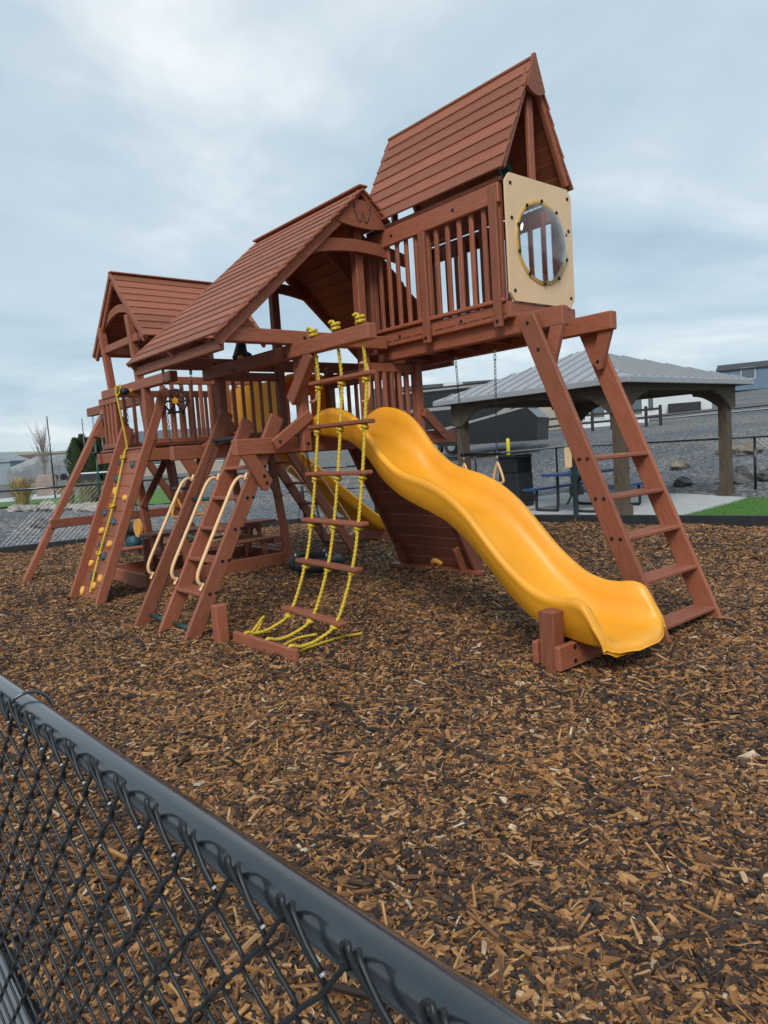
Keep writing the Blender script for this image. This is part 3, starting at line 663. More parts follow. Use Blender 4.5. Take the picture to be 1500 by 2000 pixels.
# ================================================================== TIRE SWING
def tire(ctr, Rr, rr):
    v, f = [], []; n, k = 40, 14
    for i in range(n):
        a0 = 2*math.pi*i/n
        for j in range(k):
            b = 2*math.pi*j/k; x = rr*math.cos(b); z = rr*.85*math.sin(b)
            if x < -.3*rr: x = -.3*rr
            tread = .006*(i % 2) if math.cos(b) > .7 else 0
            q = Rr+x-tread; v.append((q*math.cos(a0), q*math.sin(a0), z))
    for i in range(n):
        for j in range(k): f.append((i*k+j, ((i+1) % n)*k+j, ((i+1) % n)*k+(j+1) % k, i*k+(j+1) % k))
    return v, f
T = thing('tire_swing', 'black tire swing hanging flat on chains beneath the crawl tunnel', 'swing', (4.83, 7.1, .2))
v, f = tire((0, 0, 0), .25, .10); part('tire', mesh('tire', v, f, True), BLK, T, TR((4.83, 7.1, .2)) @ RX(.06))
for k in range(3):
    an = 2*math.pi*k/3+.5; q = (4.83+.24*math.cos(an), 7.1+.24*math.sin(an), .31); chain('chain', q, (4.8+.02*math.cos(an), 7.1, 1.56), T)
    tube('eye_bolt', [(q[0], q[1], .25), (q[0], q[1], .33)], .012, STEEL, T, 8)
tube('swivel', [(4.8, 7.1, 1.55), (4.8, 7.1, 1.66)], .03, STEEL, T, 10); beam('tire_beam', (3.9, 7.1, 1.64), (5.1, 7.1, 1.64), .09, .09, T)
# ================================================================== TRAPEZES
def trapeze(name, label, x, y0, y1, ztop, zbar, along='y', xb=None):
    T = thing(name, label, 'trapeze', (x, (y0+y1)/2, zbar)); 
    P = (lambda a, z: (x, a, z)) if along == 'y' else (lambda a, z: (a, x, z))
    c = (y0+y1)/2; h = (y1-y0)/2*.86
    tube('bar', [P(c-h-.03, zbar), P(c+h+.03, zbar)], .017, BLK, T, 10)
    for s, yt in ((-1, y0), (1, y1)):
        yb = c+s*h
        tube('hanger', [P(yt, ztop), P(yt, ztop-.05)], .016, STEEL, T, 8); 
        v, f = sweep([Vector(P(yt, ztop-.06-.03*(1-math.cos(t)))) + Vector(P(math.sin(t)*.013, 0))-Vector(P(0, 0)) for t in np.linspace(0, 2*math.pi, 14)[:-1]], .004, 5, True); part('carabiner', mesh('hook', v, f, True), STEEL, T)
        chain('chain', P(yt, ztop-.11), P(yb, zbar+.02), T); tube('bar_end', [P(yb-.015, zbar), P(yb+.015, zbar)], .023, BLK, T, 10)
        # triangular ring
        rg = [P(yb, zbar-.09), P(yb-.035, zbar-.17), P(yb-.062, zbar-.26), P(yb-.045, zbar-.285), P(yb, zbar-.29), P(yb+.045, zbar-.285), P(yb+.062, zbar-.26), P(yb+.035, zbar-.17)]
        tube('ring', smoothpath(rg+[rg[0]], 4)[:-1], .0125, CREAM if along == 'y' else HOLDY, T, 8, True); tube('ring_strap', [P(yb, zbar-.015), P(yb, zbar-.085)], .006, STEEL, T, 6)
    return T
trapeze('trapeze_swing', 'trapeze bar with tan triangle rings hanging below the raised cabin', 5.18, 4.42, 4.92, 2.38, 1.40)
trapeze('trapeze_swing', 'trapeze with yellow rings hanging from the far gable of the middle roof', 6.98, 3.06, 3.36, 2.46, 1.24, 'x')
# ================================================================== CASTLE (left tower)
T = thing('castle_tower', 'left wooden tower with steep gable roof behind the rock climbing wall', 'play tower', (4.1, 8.75, 0))
for y in (8.25, 9.35):
    beam('leg', (3.75, y, -.04), (3.59, y, 1.62), .09, .09, T, upv=(0, 1, 0)); beam('leg', (5.20, y, -.04), (4.99, y, 1.62), .09, .09, T, upv=(0, 1, 0))
for y in (8.28, 9.2): beam('post', (3.41, y, 1.60), (3.27, y, 3.26), .085, .085, T, upv=(0, 1, 0)); beam('post', (4.80, y, 1.60), (4.72, y, 3.26), .085, .085, T, upv=(0, 1, 0))
for y in (7.93, 9.47): beam('deck_beam', (3.16, y, 1.62), (5.1, y, 1.62), .088, .14, T)
for x in (3.24, 4.2, 5.04): beam('deck_beam', (x, 7.98, 1.62), (x, 9.42, 1.62), .088, .13, T)
for i in range(10): y = 7.96+(i+.5)*.15; beam('deck_board', (3.2, y, 1.71), (5.1, y, 1.71), .142, .03, T, WOODD)
for (xa, za, xb, zb, y) in ((3.62, .95, 4.0, 1.56, 8.25), (5.08, .95, 4.7, 1.56, 8.25), (3.62, .95, 4.0, 1.56, 9.35)): beam('knee_brace', (xa, y-.06, za), (xb, y-.06, zb), .09, .04, T, upv=(0, 1, 0))
beam('rope_beam', (3.25, 7.15, 2.42), (3.25, 9.25, 2.42), .088, .11, T)
beam('front_post', (3.25, 7.93, 1.55), (3.25, 7.93, 2.37), .085, .085, T, upv=(0, 1, 0))
railing(T, (3.32, 7.92, 0), (4.75, 7.92, 0), 1.77, 2.46, 11); railing(T, (3.3, 9.45, 0), (5.0, 9.45, 0), 1.77, 2.46, 12); railing(T, (3.24, 8.78, 0), (3.24, 9.42, 0), 1.77, 2.34, 4); railing(T, (5.06, 8.0, 0), (5.06, 8.2, 0), 1.77, 2.46, 1)
CY, CZ, CE0, CZE = 8.68, 3.80, 7.84, 2.94
XG0, XG1 = 3.24, 4.86
lap_roof('roof_slope', T, (CY, CZ), (CE0, CZE), 'x', 9, (XG0, XG1)); lap_roof('roof_slope', T, (CY, CZ), (2*CY-CE0, CZE), 'x', 9, (XG0, XG1))
beam('ridge_board', (XG0, CY, CZ+.025), (XG1, CY, CZ+.025), .09, .022, T)
for x in (XG0+.04, 4.05, XG1-.04):
    for s in (-1, 1): beam('rafter', (x, CY+s*.02, CZ-.07), (x, CY+s*.82, CZE-.03), .04, .09, T)
for x in (XG0+.01, XG1-.01):
    for s in (-1, 1): beam('rake_trim', (x, CY, CZ), (x, CY+s*.845, CZE), .022, .05, T)
n = 12; o = [(-.42+.84*i/n, .10*(1-((2*i/n-1)**2))) for i in range(n+1)]; v, f = extrude(o+[(x, z+.09) for x, z in reversed(o)], .04); part('arched_collar', mesh('arch', v, f), WOOD, T, TR((XG0+.07, CY, 3.25)) @ RZ(math.pi/2))
for y in (8.05, 9.31): beam('plate', (XG0+.05, y, 3.0), (XG1-.05, y, 3.0), .05, .09, T)
beam('tie_beam', (3.30, 8.1, 2.98), (3.30, 9.3, 2.98), .06, .09, T)
wheel('ship_wheel', "black toy ship's wheel with yellow hub on the left tower railing", (3.56, 7.86, 2.22), (-.5, -1, 0), BLK, .13)
t = thing('toy_telescope', 'yellow and black toy telescope on the left tower corner by the climbing rope', 'telescope', (3.2, 8.25, 2.37)); tube('tube', [(3.28, 8.3, 2.37), (3.12, 8.16, 2.36)], .03, HOLDY, t, 12); tube('eyepiece', [(3.12, 8.16, 2.36), (3.05, 8.10, 2.357)], .038, BLK, t, 12)
# ================================================================== ROCK WALL + climbing rope
T = thing('rock_wall', 'leaning board climbing wall with blue and yellow holds at the left', 'climbing wall', (2.6, 8.3, 0))
dw = Vector((3.2-2.5, 0, 1.7)).normalized(); nrm = Vector((-dw.z, 0, dw.x))
beam('rail', (2.47, 7.90, -.05), (2.47+dw.x*2.62, 7.90, -.05+dw.z*2.62), .045, .105, T, upv=nrm); beam('rail', (2.47, 8.72, -.05), (2.47+dw.x*2.2, 8.72, -.05+dw.z*2.2), .045, .15, T, upv=nrm)
for i in range(12):
    c = Vector((2.53, 0, .0))+dw*(.09+i*.151)+nrm*.0; beam('board', (c.x, 7.925, c.z), (c.x, 8.695, c.z), .148, .03, T, upv=nrm, c=.004)
def hold(me_i):
    rr = random.Random(me_i); v, f = [], []; n = 10; lv = ((.9, 0), (.92, .012), (.7, .027), (.36, .034), (.16, .024))
    for rsc, h in lv:
        for k in range(n): an = 2*math.pi*k/n; q = .052*rsc*(1+.22*math.sin(an*2+me_i)+rr.uniform(-.08, .08)); v.append((q*math.cos(an)*.8, q*math.sin(an)*1.15, h+rr.uniform(-.004, .006)))
    for i in range(len(lv)-1):
        for k in range(n): f.append((i*n+k, i*n+(k+1) % n, (i+1)*n+(k+1) % n, (i+1)*n+k))
    f.append(tuple(range((len(lv)-1)*n, len(lv)*n))); return mesh('hold', v, f, True)
HM = [[hold(i) for i in range(3)] for _ in range(2)]
for row, m_ in zip(HM, (HOLDB, HOLDY)):
    for me in row: me.materials.append(m_)
fr = Matrix((Vector((0, -1, 0)), dw, nrm)).transposed().to_4x4()
# (distance up the wall, across 0=left(8.7)..1=right(7.92), colour)
for k, (s, u, c_) in enumerate(((1.63, .07, 0), (1.58, .62, 0), (1.40, .10, 0), (1.25, .2, 1), (1.17, .75, 1), (.98, .02, 0), (.88, .55, 0), (.76, .12, 1), (.62, .68, 1), (.60, .30, 0), (.47, .58, 0), (.36, .10, 1), (.22, .38, 0), (.22, .72, 1), (.12, .52, 1), (.03, .08, 1))):
    c = Vector((2.53, 8.66-.70*u, 0))+dw*(s+.06)+nrm*.016; part('climbing_hold', HM[c_][k % 3], None, T, TR(c) @ fr @ RZ(k*1.3))
T = thing('climbing_rope', 'knotted yellow climbing rope hanging down the rock wall', 'rope', (2.6, 8.3, 0))
pts = [(3.19, 8.62, 2.47), (3.17, 8.63, 2.40)]+[tuple(Vector((2.53, 0, 0))+dw*s+nrm*(.05+.0*s)+Vector((0, 8.52-.28*(1-s/1.9)+.03*math.sin(s*4), 0))) for s in np.linspace(1.9, .10, 24)]
rope('rope', smoothpath(pts, 4), .0125, T)
for s in (1.72, 1.12, .55):
    c = Vector((2.53, 8.52-.28*(1-s/1.9)+.03*math.sin(s*4), 0))+dw*s+nrm*.055; rope('knot', [c+Vector((.022*math.cos(t), .026*math.sin(t), .004*t-.02)) for t in np.linspace(0, 9.5, 40)], .0125, T)
rope('knot', [Vector((3.2+.02*math.cos(t), 8.62+.06*math.sin(t), 2.42+.06*math.cos(t))) for t in np.linspace(0, 6.3, 30)], .0125, T)
# ================================================================== SWING FRAME
T = thing('swing_frame', 'wooden A-frame swing beam standing out behind the rock wall', 'swing frame', (3.85, 10.84, 0))
beam('swing_beam', (3.86, 9.5, 2.40), (3.86, 11.75, 2.40), .09, .13, T)
for s in (-1, 1): beam('leg', (3.86+s*1.42, 10.84, -.04), (3.86+s*.06, 10.84, 2.36), .09, .12, T, upv=(0, 1, 0))
beam('cross_bar', (2.84, 10.77, .76), (4.88, 10.77, .76), .04, .13, T); v, f = extrude([(-.3, -.22), (-.05, .1), (.05, .1), (.3, -.22), (.2, -.25), (-.2, -.25)], .04); part('gusset', mesh('gusset', v, f), WOOD, T, TR((3.86, 10.76, 2.2)))
tube('swing_hook', [(3.7, 10.7, 2.3), (3.72, 10.7, 2.12)], .03, BLK, T)
T = thing('disc_rope', 'rope with black discs hanging at the outer end of the swing beam', 'disc swing', (3.86, 11.6, 1))
chain('chain', (3.86, 11.62, 2.34), (3.86, 11.62, 2.1), T, STEEL, .06, .005); tube('pole', [(3.86, 11.62, 2.1), (3.84, 11.62, .5)], .017, GREEN, T)
for z in (1.75, 1.05, .55): tube('disc', [(3.85, 11.62, z-.012), (3.85, 11.62, z+.012)], .11, BLK, T, 20)
T = thing('glider_swing', 'chain hung swing with small yellow and blue seats under the far beam', 'swing', (3.86, 10.2, .55))
for y in (9.85, 10.15, 10.4): chain('chain', (3.86, y, 2.34), (3.86, y, .72), T, None, .05)
v, f = sweep([(3.78, 10.0, .62), (3.82, 10.0, .62)], .13, 16); part('seat_back', mesh('seat', v, f), HOLDY, T); tube('seat', [(3.8, 10.4, .60), (3.95, 10.2, .58)], .10, BLK, T, 14); tube('seat', [(3.7, 10.05, .42), (3.85, 10.2, .42)], .09, HOLDB, T, 14)
# ================================================================== PICNIC TABLE + SANDBOX under castle
T = thing('play_table', 'small wooden picnic table between the legs of the left tower', 'picnic table', (4.4, 8.95, 0))
for i in range(3): beam('table_board', (3.5, 8.85+i*.15, .60), (5.35, 8.85+i*.15, .60), .14, .032, T)
for y in (8.50, 9.5): beam('bench_board', (3.3, y, .40), (5.25, y, .40), .2, .034, T)
for x in (3.62, 5.08): beam('support', (x, 8.4, .36), (x, 9.6, .36), .04, .09, T); beam('support', (x, 8.75, .55), (x, 9.25, .55), .04, .07, T); beam('leg', (x+.04, 8.7, -.02), (x+.04, 8.95, .56), .09, .04, T, upv=(1, 0, 0)); beam('leg', (x+.04, 9.35, -.02), (x+.04, 9.1, .56), .09, .04, T, upv=(1, 0, 0))
T = thing('sandbox', 'low wooden sandbox frame on the ground under the left tower', 'sandbox', (4.2, 8.9, 0))
for y in (8.36, 9.7): beam('side_board', (3.24, y, .09), (5.3, y, .09), .04, .2, T)
for x in (3.24, 5.3): beam('side_board', (x, 8.38, .088), (x, 9.68, .088), .04, .19, T)
for x in (3.28, 5.22): beam('corner_post', (x, 8.42, 0), (x, 8.42, .62), .07, .07, T, WOODD, upv=(0, 1, 0))
# ================================================================== BACK LADDER + SECOND SLIDE
T = thing('back_ladder', 'rear ladder with thin rungs in front of the second yellow slide', 'ladder', (6.2, 8.3, 0))
for y in (8.02, 8.56):
    beam('rail', (6.22, y, -.04), (5.1, y, 1.66), .04, .13, T, upv=(1.7, 0, 1.12))
    tube('handrail', smoothpath([(6.05, y, .32), (6.14, y, .38), (6.12, y, .48), (5.75, y, 1.04), (5.55, y, 1.32), (5.48, y, 1.34), (5.42, y, 1.26)], 5), .014, CREAM, T)
for z in (.22, .52, .82, 1.12, 1.42): x = 6.2-z*1.12/1.7; beam('step', (x, 8.04, z), (x, 8.54, z), .13, .03, T)
T = thing('straight_slide', 'second yellow slide descending behind the rope ladder to the far mulch', 'slide', (7.3, 9.05, 0))
pr = [(5.1, 1.85, 1.72), (5.4, 1.82, 1.68), (5.65, 1.68, 1.52), (5.95, 1.45, 1.28), (6.4, 1.10, .92), (6.9, .70, .52), (7.2, .48, .30), (7.45, .38, .2), (7.75, .34, .17), (7.9, .25, .14)]
pq = smoothpath(pr, 3); v, f = slide_mesh([(q.x, q.y, q.z, 1) for q in pq], .6, .2, .03); f = [tuple(reversed(q)) for q in f]
part('chute', mesh('chute', [(y, -x, z) for x, y, z in v], [tuple(reversed(q)) for q in f], True), YEL, T, TR((0, 9.05, 0)))
post('support_post', 7.45, 8.74, -.05, .36, T, .09); beam('support_board', (7.38, 8.7, .12), (7.3, 9.4, .12), .04, .16, T)
# ================================================================== PAVILION
T = thing('picnic_pavilion', 'open timber pavilion with grey standing seam hip roof behind the ladder', 'pavilion', (13.2, 8.8, 0))
PX0, PX1, PY0, PY1 = 11.25, 15.3, 6.85, 10.6
for x in (PX0, PX1):
    for y in (PY0, PY1): beam('post', (x, y, .05), (x, y, 2.05), .2, .2, T, CEDAR, (0, 1, 0)); beam('post_base', (x, y, .05), (x, y, .25), .26, .26, T, CEDAR, (0, 1, 0))
def fascia(L):
    h = L/2; n = 10; pts = [(-h, .42), (-h, -.12), (-h+.22, -.14)]
    for i in range(n+1): t = i/n; pts.append((-h+.25+.55*t, -.10+.28*math.sin(t*math.pi/2)))
    pts += [(-h+.85, .25), (h-.85, .25)]
    for i in range(n+1): t = 1-i/n; pts.append((h-.25-.55*t, -.10+.28*math.sin(t*math.pi/2)))
    pts += [(h-.22, -.14), (h, -.12), (h, .42)]; v, f = extrude(pts, .06); return v, [tuple(reversed(q)) for q in f]
for y in (PY0-.13, PY1+.13): part('arched_fascia', mesh('fascia', *fascia(PX1-PX0+.32)), CEDAR, T, TR(((PX0+PX1)/2, y, 2.02)))
for x in (PX0-.13, PX1+.13): part('arched_fascia', mesh('fascia', *fascia(PY1-PY0+.18)), CEDAR, T, TR((x, (PY0+PY1)/2, 2.018)) @ RZ(math.pi/2))
o_ = .42; ex0, ex1, ey0, ey1 = PX0-o_, PX1+o_, PY0-o_, PY1+o_; cx_, cy_ = (PX0+PX1)/2, (PY0+PY1)/2; zA, zE = 3.28, 2.46
rl = .25; A0, A1 = (cx_-rl, cy_, zA), (cx_+rl, cy_, zA)
for nm, quad in (('n', [(ex0, ey0), (ex1, ey0), A1, A0]), ('s', [(ex1, ey1), (ex0, ey1), A0, A1]), ('w', [(ex0, ey1), (ex0, ey0), A0]), ('e', [(ex1, ey0), (ex1, ey1), A1])):
    q = [Vector((*c, zE)) if len(c) == 2 else Vector(c) for c in quad]; n_ = len(q); g = [Vector(c)-Vector((0, 0, .05)) for c in q]
    v = q+g; f = [tuple(range(n_)), tuple(range(2*n_-1, n_-1, -1))]+[(i, i+n_, (i+1) % n_+n_, (i+1) % n_) for i in range(n_)]
    rp_ = part('roof_panel', mesh('roof', v, f), METALROOF, T)
    e0, e1 = q[0], q[1]; top = (q[2]+q[-1])/2; ns = int((e1-e0).length/.3); nv = (e1-e0).cross(top-e0).normalized()
    for i in range(1, ns):
        b0 = e0.lerp(e1, i/ns); tpar = i/ns
        # climb towards ridge perpendicular to the eave until the hip
        ed = (e1-e0).normalized(); upd = (top-(e0+e1)/2); full = upd.length; upd.normalize(); half = (e1-e0).length/2; rw = (q[2]-q[-1]).length/2 if n_ == 4 else 0
        off = abs((tpar-.5)*2*half); fr_ = 1.0 if off <= rw else max(0, 1-(off-rw)/(half-rw)); b1 = b0+upd*(full*fr_)
        if (b1-b0).length > .1: beam('roof_seam', b0+nv*.01, b1+nv*.01, .018, .03, rp_, METALROOF, nv, .003)
for (x0, y0), (x1, y1) in (((ex0, ey0), (ex1, ey0)), ((ex1, ey0), (ex1, ey1)), ((ex1, ey1), (ex0, ey1)), ((ex0, ey1), (ex0, ey0))): beam('gutter', (x0, y0, zE-.06), (x1, y1, zE-.06), .05, .10, T, METALROOF)
for y in (PY0, PY1, cy_): beam('roof_beam', (PX0, y, 2.36), (PX1, y, 2.36), .12, .16, T, CEDAR)
for x in np.linspace(PX0+.5, PX1-.5, 6): beam('roof_joist', (x, PY0, 2.37), (x, PY1, 2.37), .05, .12, T, CEDAR)
# blue picnic table
T = thing('picnic_table', 'blue metal picnic table with black tube frame on the pavilion concrete', 'picnic table', (12.3, 8.45, .05))
q0 = (12.35, 8.3)
beam('table_top', (q0[0]-1.0, q0[1], .79), (q0[0]+1.0, q0[1], .79), .75, .05, T, BLUE)
for s in (-1, 1): beam('bench_seat', (q0[0]-1.0, q0[1]+s*.72, .50), (q0[0]+1.0, q0[1]+s*.72, .50), .27, .045, T, BLUE)
for x in (-.7, .7):
    tube('leg_tube', smoothpath([(q0[0]+x, q0[1]-.72, .47), (q0[0]+x, q0[1]-.74, .14), (q0[0]+x, q0[1]-.66, .075), (q0[0]+x, q0[1]-.3, .075), (q0[0]+x, q0[1]-.22, .15), (q0[0]+x, q0[1]-.2, .77)], 6), .03, BLK, T, 8)
    tube('leg_tube', smoothpath([(q0[0]+x, q0[1]+.72, .47), (q0[0]+x, q0[1]+.74, .14), (q0[0]+x, q0[1]+.66, .075), (q0[0]+x, q0[1]+.3, .075), (q0[0]+x, q0[1]+.22, .15), (q0[0]+x, q0[1]+.2, .77)], 6), .03, BLK, T, 8)
    tube('brace_tube', [(q0[0]+x, q0[1], .2), (q0[0]+x*.2, q0[1], .76)], .02, BLK, T, 8)
# trash can
T = thing('trash_can', 'black trash bin with open hood beside the pavilion post', 'trash bin', (12.55, 10.3, .05))
bx, by = 12.45, 10.2
beam('body', (bx, by, .05), (bx, by, .82), .55, .55, T, BLK, (0, 1, 0), .03); beam('lid', (bx, by, 1.12), (bx, by, 1.2), .57, .57, T, BLK, (0, 1, 0), .03)
for sx in (-1, 1): beam('hood_side', (bx+sx*.25, by, .82), (bx+sx*.25, by, 1.12), .5, .05, T, BLK, (1, 0, 0))
T = thing('sign_post', 'tan board on a dark green post at the edge of the concrete pad', 'sign', (10.95, 7.6, 0)); post('post', 10.95, 7.62, 0, .98, T, .07, mat('dark_green', (.01, .025, .022), .5)); beam('board', (10.93, 7.72, .95), (10.93, 7.72, 1.32), .14, .04, T, TAN, (1, 0, 0))
# ================================================================== FENCES
def fence_far(name, label, pts, h=1.2, group=None):
    T = thing(name, label, 'fence', pts[0]); 
    for (x0, y0, z0), (x1, y1, z1) in zip(pts, pts[1:]):
        a_, b_ = Vector((x0, y0, z0)), Vector((x1, y1, z1)); L_ = (b_-a_).length; n = max(1, round(L_/2.6))
        tube('top_rail', [a_+Vector((0, 0, h)), b_+Vector((0, 0, h))], .024, VINYL, T, 8); tube('bottom_wire', [a_+Vector((0, 0, .06)), b_+Vector((0, 0, .06))], .006, VINYL, T, 5)
        for k in range(n+1): q = a_.lerp(b_, k/n); o = tube('post', [q-Vector((0, 0, .1)), q+Vector((0, 0, h-.01))], .03, VINYL, T, 8)
        lst = []; m_ = int(L_/.09); d_ = (b_-a_)/L_; zv = Vector((0, 0, 1))
        for k in range(-int(h/.09), m_):
            for sgn in (1, -1):
                s0 = k*.09 if sgn > 0 else k*.09+h; s1 = s0+sgn*h; t0 = 0; t1 = h
                if s0 < 0 or s1 < 0 or s0 > L_ or s1 > L_: continue
                lst.append(sweep([a_+d_*s0+zv*.05, a_+d_*s1+zv*(h-.01)], .0016, 3, caps=False))
        v, f = joinm(lst); o = part('mesh_fabric', mesh('fabric', v, f), VINYL, T); stuff(o)
    return T
fence_far('chain_link_fence', 'black chain link fence along the left back edge of the mulch', [(-1, 15.0, .0), (2.9, 14.95, .0), (5.6, 14.45, 0), (8.6, 12.95, 0), (9.6, 11.7, 0)])
fence_far('chain_link_fence', 'black chain link fence beyond the pavilion pad and lawn', [(9.7, 11.8, 0), (15.9, 11.6, .05), (15.9, 6.5, .05), (16.4, 2.0, .1), (16.6, -1, .1)])
# foreground fence: rail, ties, woven wires
T = thing('chain_link_fence', 'near black chain link fence with thick glossy top rail in the foreground', 'fence', (.22, .6, 0))
ra_, rb_ = Vector((.118, 2.9, 1.2)), Vector((.262, -.15, 1.2)); dR = (rb_-ra_).normalized(); nR = Vector((-dR.y, dR.x, 0))
if nR.x > 0: nR = -nR         # towards the camera side
tube('top_rail', [ra_.lerp(rb_, i/12) for i in range(13)], .0168, VINYL, T, 32)
pw = .032; Lr = (rb_-ra_).length; nw = int(Lr/pw)
def wire(i):
    """one zigzag wire of the woven mesh; neighbours hook into each other, pairs are knuckled at the top"""
    sg = 1 if i % 2 == 0 else -1; nz = 37; pts = []
    base = ra_+dR*(pw*(i+.5))+nR*.0235; base.z = 0
    for k in range(nz+1):
        side = sg*(.5 if k % 2 == 0 else -.5)
        pts.append(base+dR*(pw*side*1.10)+Vector((0, 0, 1.211-k*pw))+nR*(.0024 if (k+i) % 2 else -.0024))
    o = []
    for k, q in enumerate(pts):
        if 0 < k < nz: o += [q.lerp(pts[k-1], .22), q+(pts[k-1]+pts[k+1]-2*q)*.035, q.lerp(pts[k+1], .22)]
        else: o.append(q)
    t0 = pts[0]; u = Vector((0, 0, 1))
    if sg > 0: hook = [t0+dR*.030-u*.020+nR*.003, t0+dR*.018-u*.008+nR*.004, t0+dR*.004+u*.007+nR*.003, t0-dR*.004+u*.006-nR*.001]
    else: hook = [t0-dR*.006-u*.006-nR*.003, t0-dR*.008+u*.008-nR*.001, t0+dR*.002+u*.017+nR*.002, t0+dR*.007+u*.008+nR*.003]
    return smoothpath(hook+[o[1]], 3)+o[2:]
for i in range(nw):
    w_ = wire(i); v, f = sweep(w_, .0019, 6); part('wire', mesh('wire', v, f, True), mat('wire_vinyl', (.010, .012, .014), .45, .12, 12), T)
    if i % 2 == 0:
        e = w_[0]; v, f = sweep([e, e+(w_[0]-w_[1]).normalized()*.002], .0019, 6); part('wire_tip', mesh('tip', v, f), mat('cut_wire', (.35, .35, .35), .5), T)
# tie wires round the rail
for s in (.62, 2.0):
    c = ra_+dR*(1.92 if s < 1 else .7); lst = [c+nR*(.0245*math.cos(t))+Vector((0, 0, .0245*math.sin(t)))+dR*(.006*t) for t in np.linspace(-2.2, 3.6, 30)]; tube('tie_wire', lst, .0022, VINYL, T, 6)
post('fence_post', .10, 2.95, 0, 1.21, T, .05, VINYL)
# ================================================================== BACKGROUND THINGS
def gz(x, y): return terr(x, y)
RK = mat('boulder', (.10, .09, .075), .9, col2=(.30, .25, .19), nscale=2.2, bump=.6, bscale=9)
RKD = mat('basalt', (.045, .045, .047), .9, col2=(.16, .16, .155), nscale=2.5, bump=.6, bscale=9)
def boulder(x, y, s, label, M=RK, seed=0):
    rr = random.Random(seed); v, f = [], []; n, m_ = 10, 6
    for i in range(m_+1):
        ph = math.pi*i/m_
        for k in range(n):
            an = 2*math.pi*k/n; q = s*(1+rr.uniform(-.22, .22)); v.append((q*math.sin(ph)*math.cos(an)*1.25, q*math.sin(ph)*math.sin(an), q*math.cos(ph)*.62))
    for i in range(m_):
        for k in range(n): f.append((i*n+k, (i+1)*n+k, (i+1)*n+(k+1) % n, i*n+(k+1) % n))
    o = part('boulder', mesh('boulder', v, f), M, None, TR((x, y, gz(x, y)+s*.32)) @ RZ(seed)); tagm(o, label, 'boulder', 'boulders on the gravel slope'); return o
def onray(px, d):   # ground point at bearing of image column (through horizon) and distance d
    X = (px-750)/FPX; dd = Fv+Rr*X-Ur*(-(879-.0664*(px-750)-1000)/FPX)*-1
    dd = Fv+Rr*X+Ur*((1000-(879-.0664*(px-750)))/FPX); dd.z = 0; dd.normalize(); return dd.x*d, dd.y*d
x, y = onray(1438, 18.6); boulder(x, y, .36, 'dark angular basalt boulder just right of the pavilion corner post', RKD, 1)
x, y = onray(1423, 26); boulder(x, y, .34, 'tall tan boulder at the fence right of the pavilion post', RK, 2)
x, y = onray(1462, 25); boulder(x, y, .36, 'wide tan boulder at the far right above the fence rail', RK, 3)
x, y = onray(1325, 23); boulder(x, y, .25, 'yellowish boulder seen between the ladder and the pavilion post', RK, 4)
x, y = onray(1003, 24); boulder(x, y, .28, 'brown boulder behind the fence beside the trapeze ring', RK, 5)
x, y = onray(1330, 19); boulder(x, y, .22, 'low dark boulder behind the fence post in the pavilion opening', RKD, 6)
x, y = onray(1022, 17.5); boulder(x, y, .28, 'low dark boulder left of the blue picnic table bench', RKD, 7)
x, y = onray(72, 19.5); boulder(x, y, .24, 'dark boulder on the gravel bank behind the left fence', RKD, 8)
x, y = onray(1497, 18.5); boulder(x, y, .25, 'dark boulder at the right picture edge', RKD, 9)
for k in range(46):
    px = random.uniform(5, 200); d_ = random.uniform(24.0, 26.5); x, y = onray(px, d_); s = random.uniform(.10, .24)
    o = boulder(x, y, s, 'pale rounded cobble in the row along the top of the left bank', mat('cobble', (.19, .17, .15), .9, col2=(.42, .39, .35), nscale=2), k); o.name = 'cobble'; o['category'] = 'cobble'; o['group'] = 'cobbles edging the left lawn'
# left lawn strip and patio
def strip(name, px0, px1, d0, d1, M, lift):
    v = []; N_ = 12
    for i in range(N_+1):
        for d_ in (d0, d1): x, y = onray(px0+(px1-px0)*i/N_, d_); v.append((x, y, gz(x, y)+lift))
    f = [(2*i, 2*i+2, 2*i+3, 2*i+1) for i in range(N_)]; return structure(name, v, f, M)
strip('far_lawn', -60, 330, 26.5, 31, lawnM, .03); strip('patio', -60, 240, 31, 36, CONC, .04); pass
strip('road', 1050, 1600, 58, 64, mat('asphalt', (.10, .10, .105), .9, .15, 3), .05)
strip('road_shoulder', 800, 1600, 52, 53, mat('pale_gravel', (.35, .33, .30), .9, .15, 6), .05)
GRM = mat('dry_grass', (.36, .24, .085), .8, col2=(.52, .38, .17), nscale=6); GRG = mat('green_grass', (.16, .17, .05), .8, col2=(.32, .28, .12), nscale=6)
def grass_clump(x, y, h, M, label, n=420):
    v, f = [], []; rr = random.Random(int(x*100))
    for i in range(n):
        an = rr.uniform(0, 6.283); b = rr.uniform(0, .16); sp = abs(rr.gauss(.0, .38))*h; hh = h*rr.uniform(.55, 1.05); w = .011; dx, dy = math.cos(an), math.sin(an); px, py = -dy*w, dx*w
        p0 = (b*dx, b*dy, 0); p1 = (b*dx+sp*.4*dx, b*dy+sp*.4*dy, hh*.65); p2 = (b*dx+sp*dx, b*dy+sp*dy, hh*rr.uniform(.8, 1)); o = len(v)
        v += [(p0[0]-px, p0[1]-py, 0), (p0[0]+px, p0[1]+py, 0), (p1[0]+px, p1[1]+py, p1[2]), (p1[0]-px, p1[1]-py, p1[2]), p2]; f += [(o, o+1, o+2, o+3), (o+3, o+2, o+4)]
    o = part('ornamental_grass', mesh('grass', v, f), M, None, TR((x, y, gz(x, y)))); tagm(o, label, 'grass clump'); return o
x, y = onray(38, 27.5); grass_clump(x, y, 1.15, GRM, 'tall straw coloured ornamental grass clump on the left lawn edge')
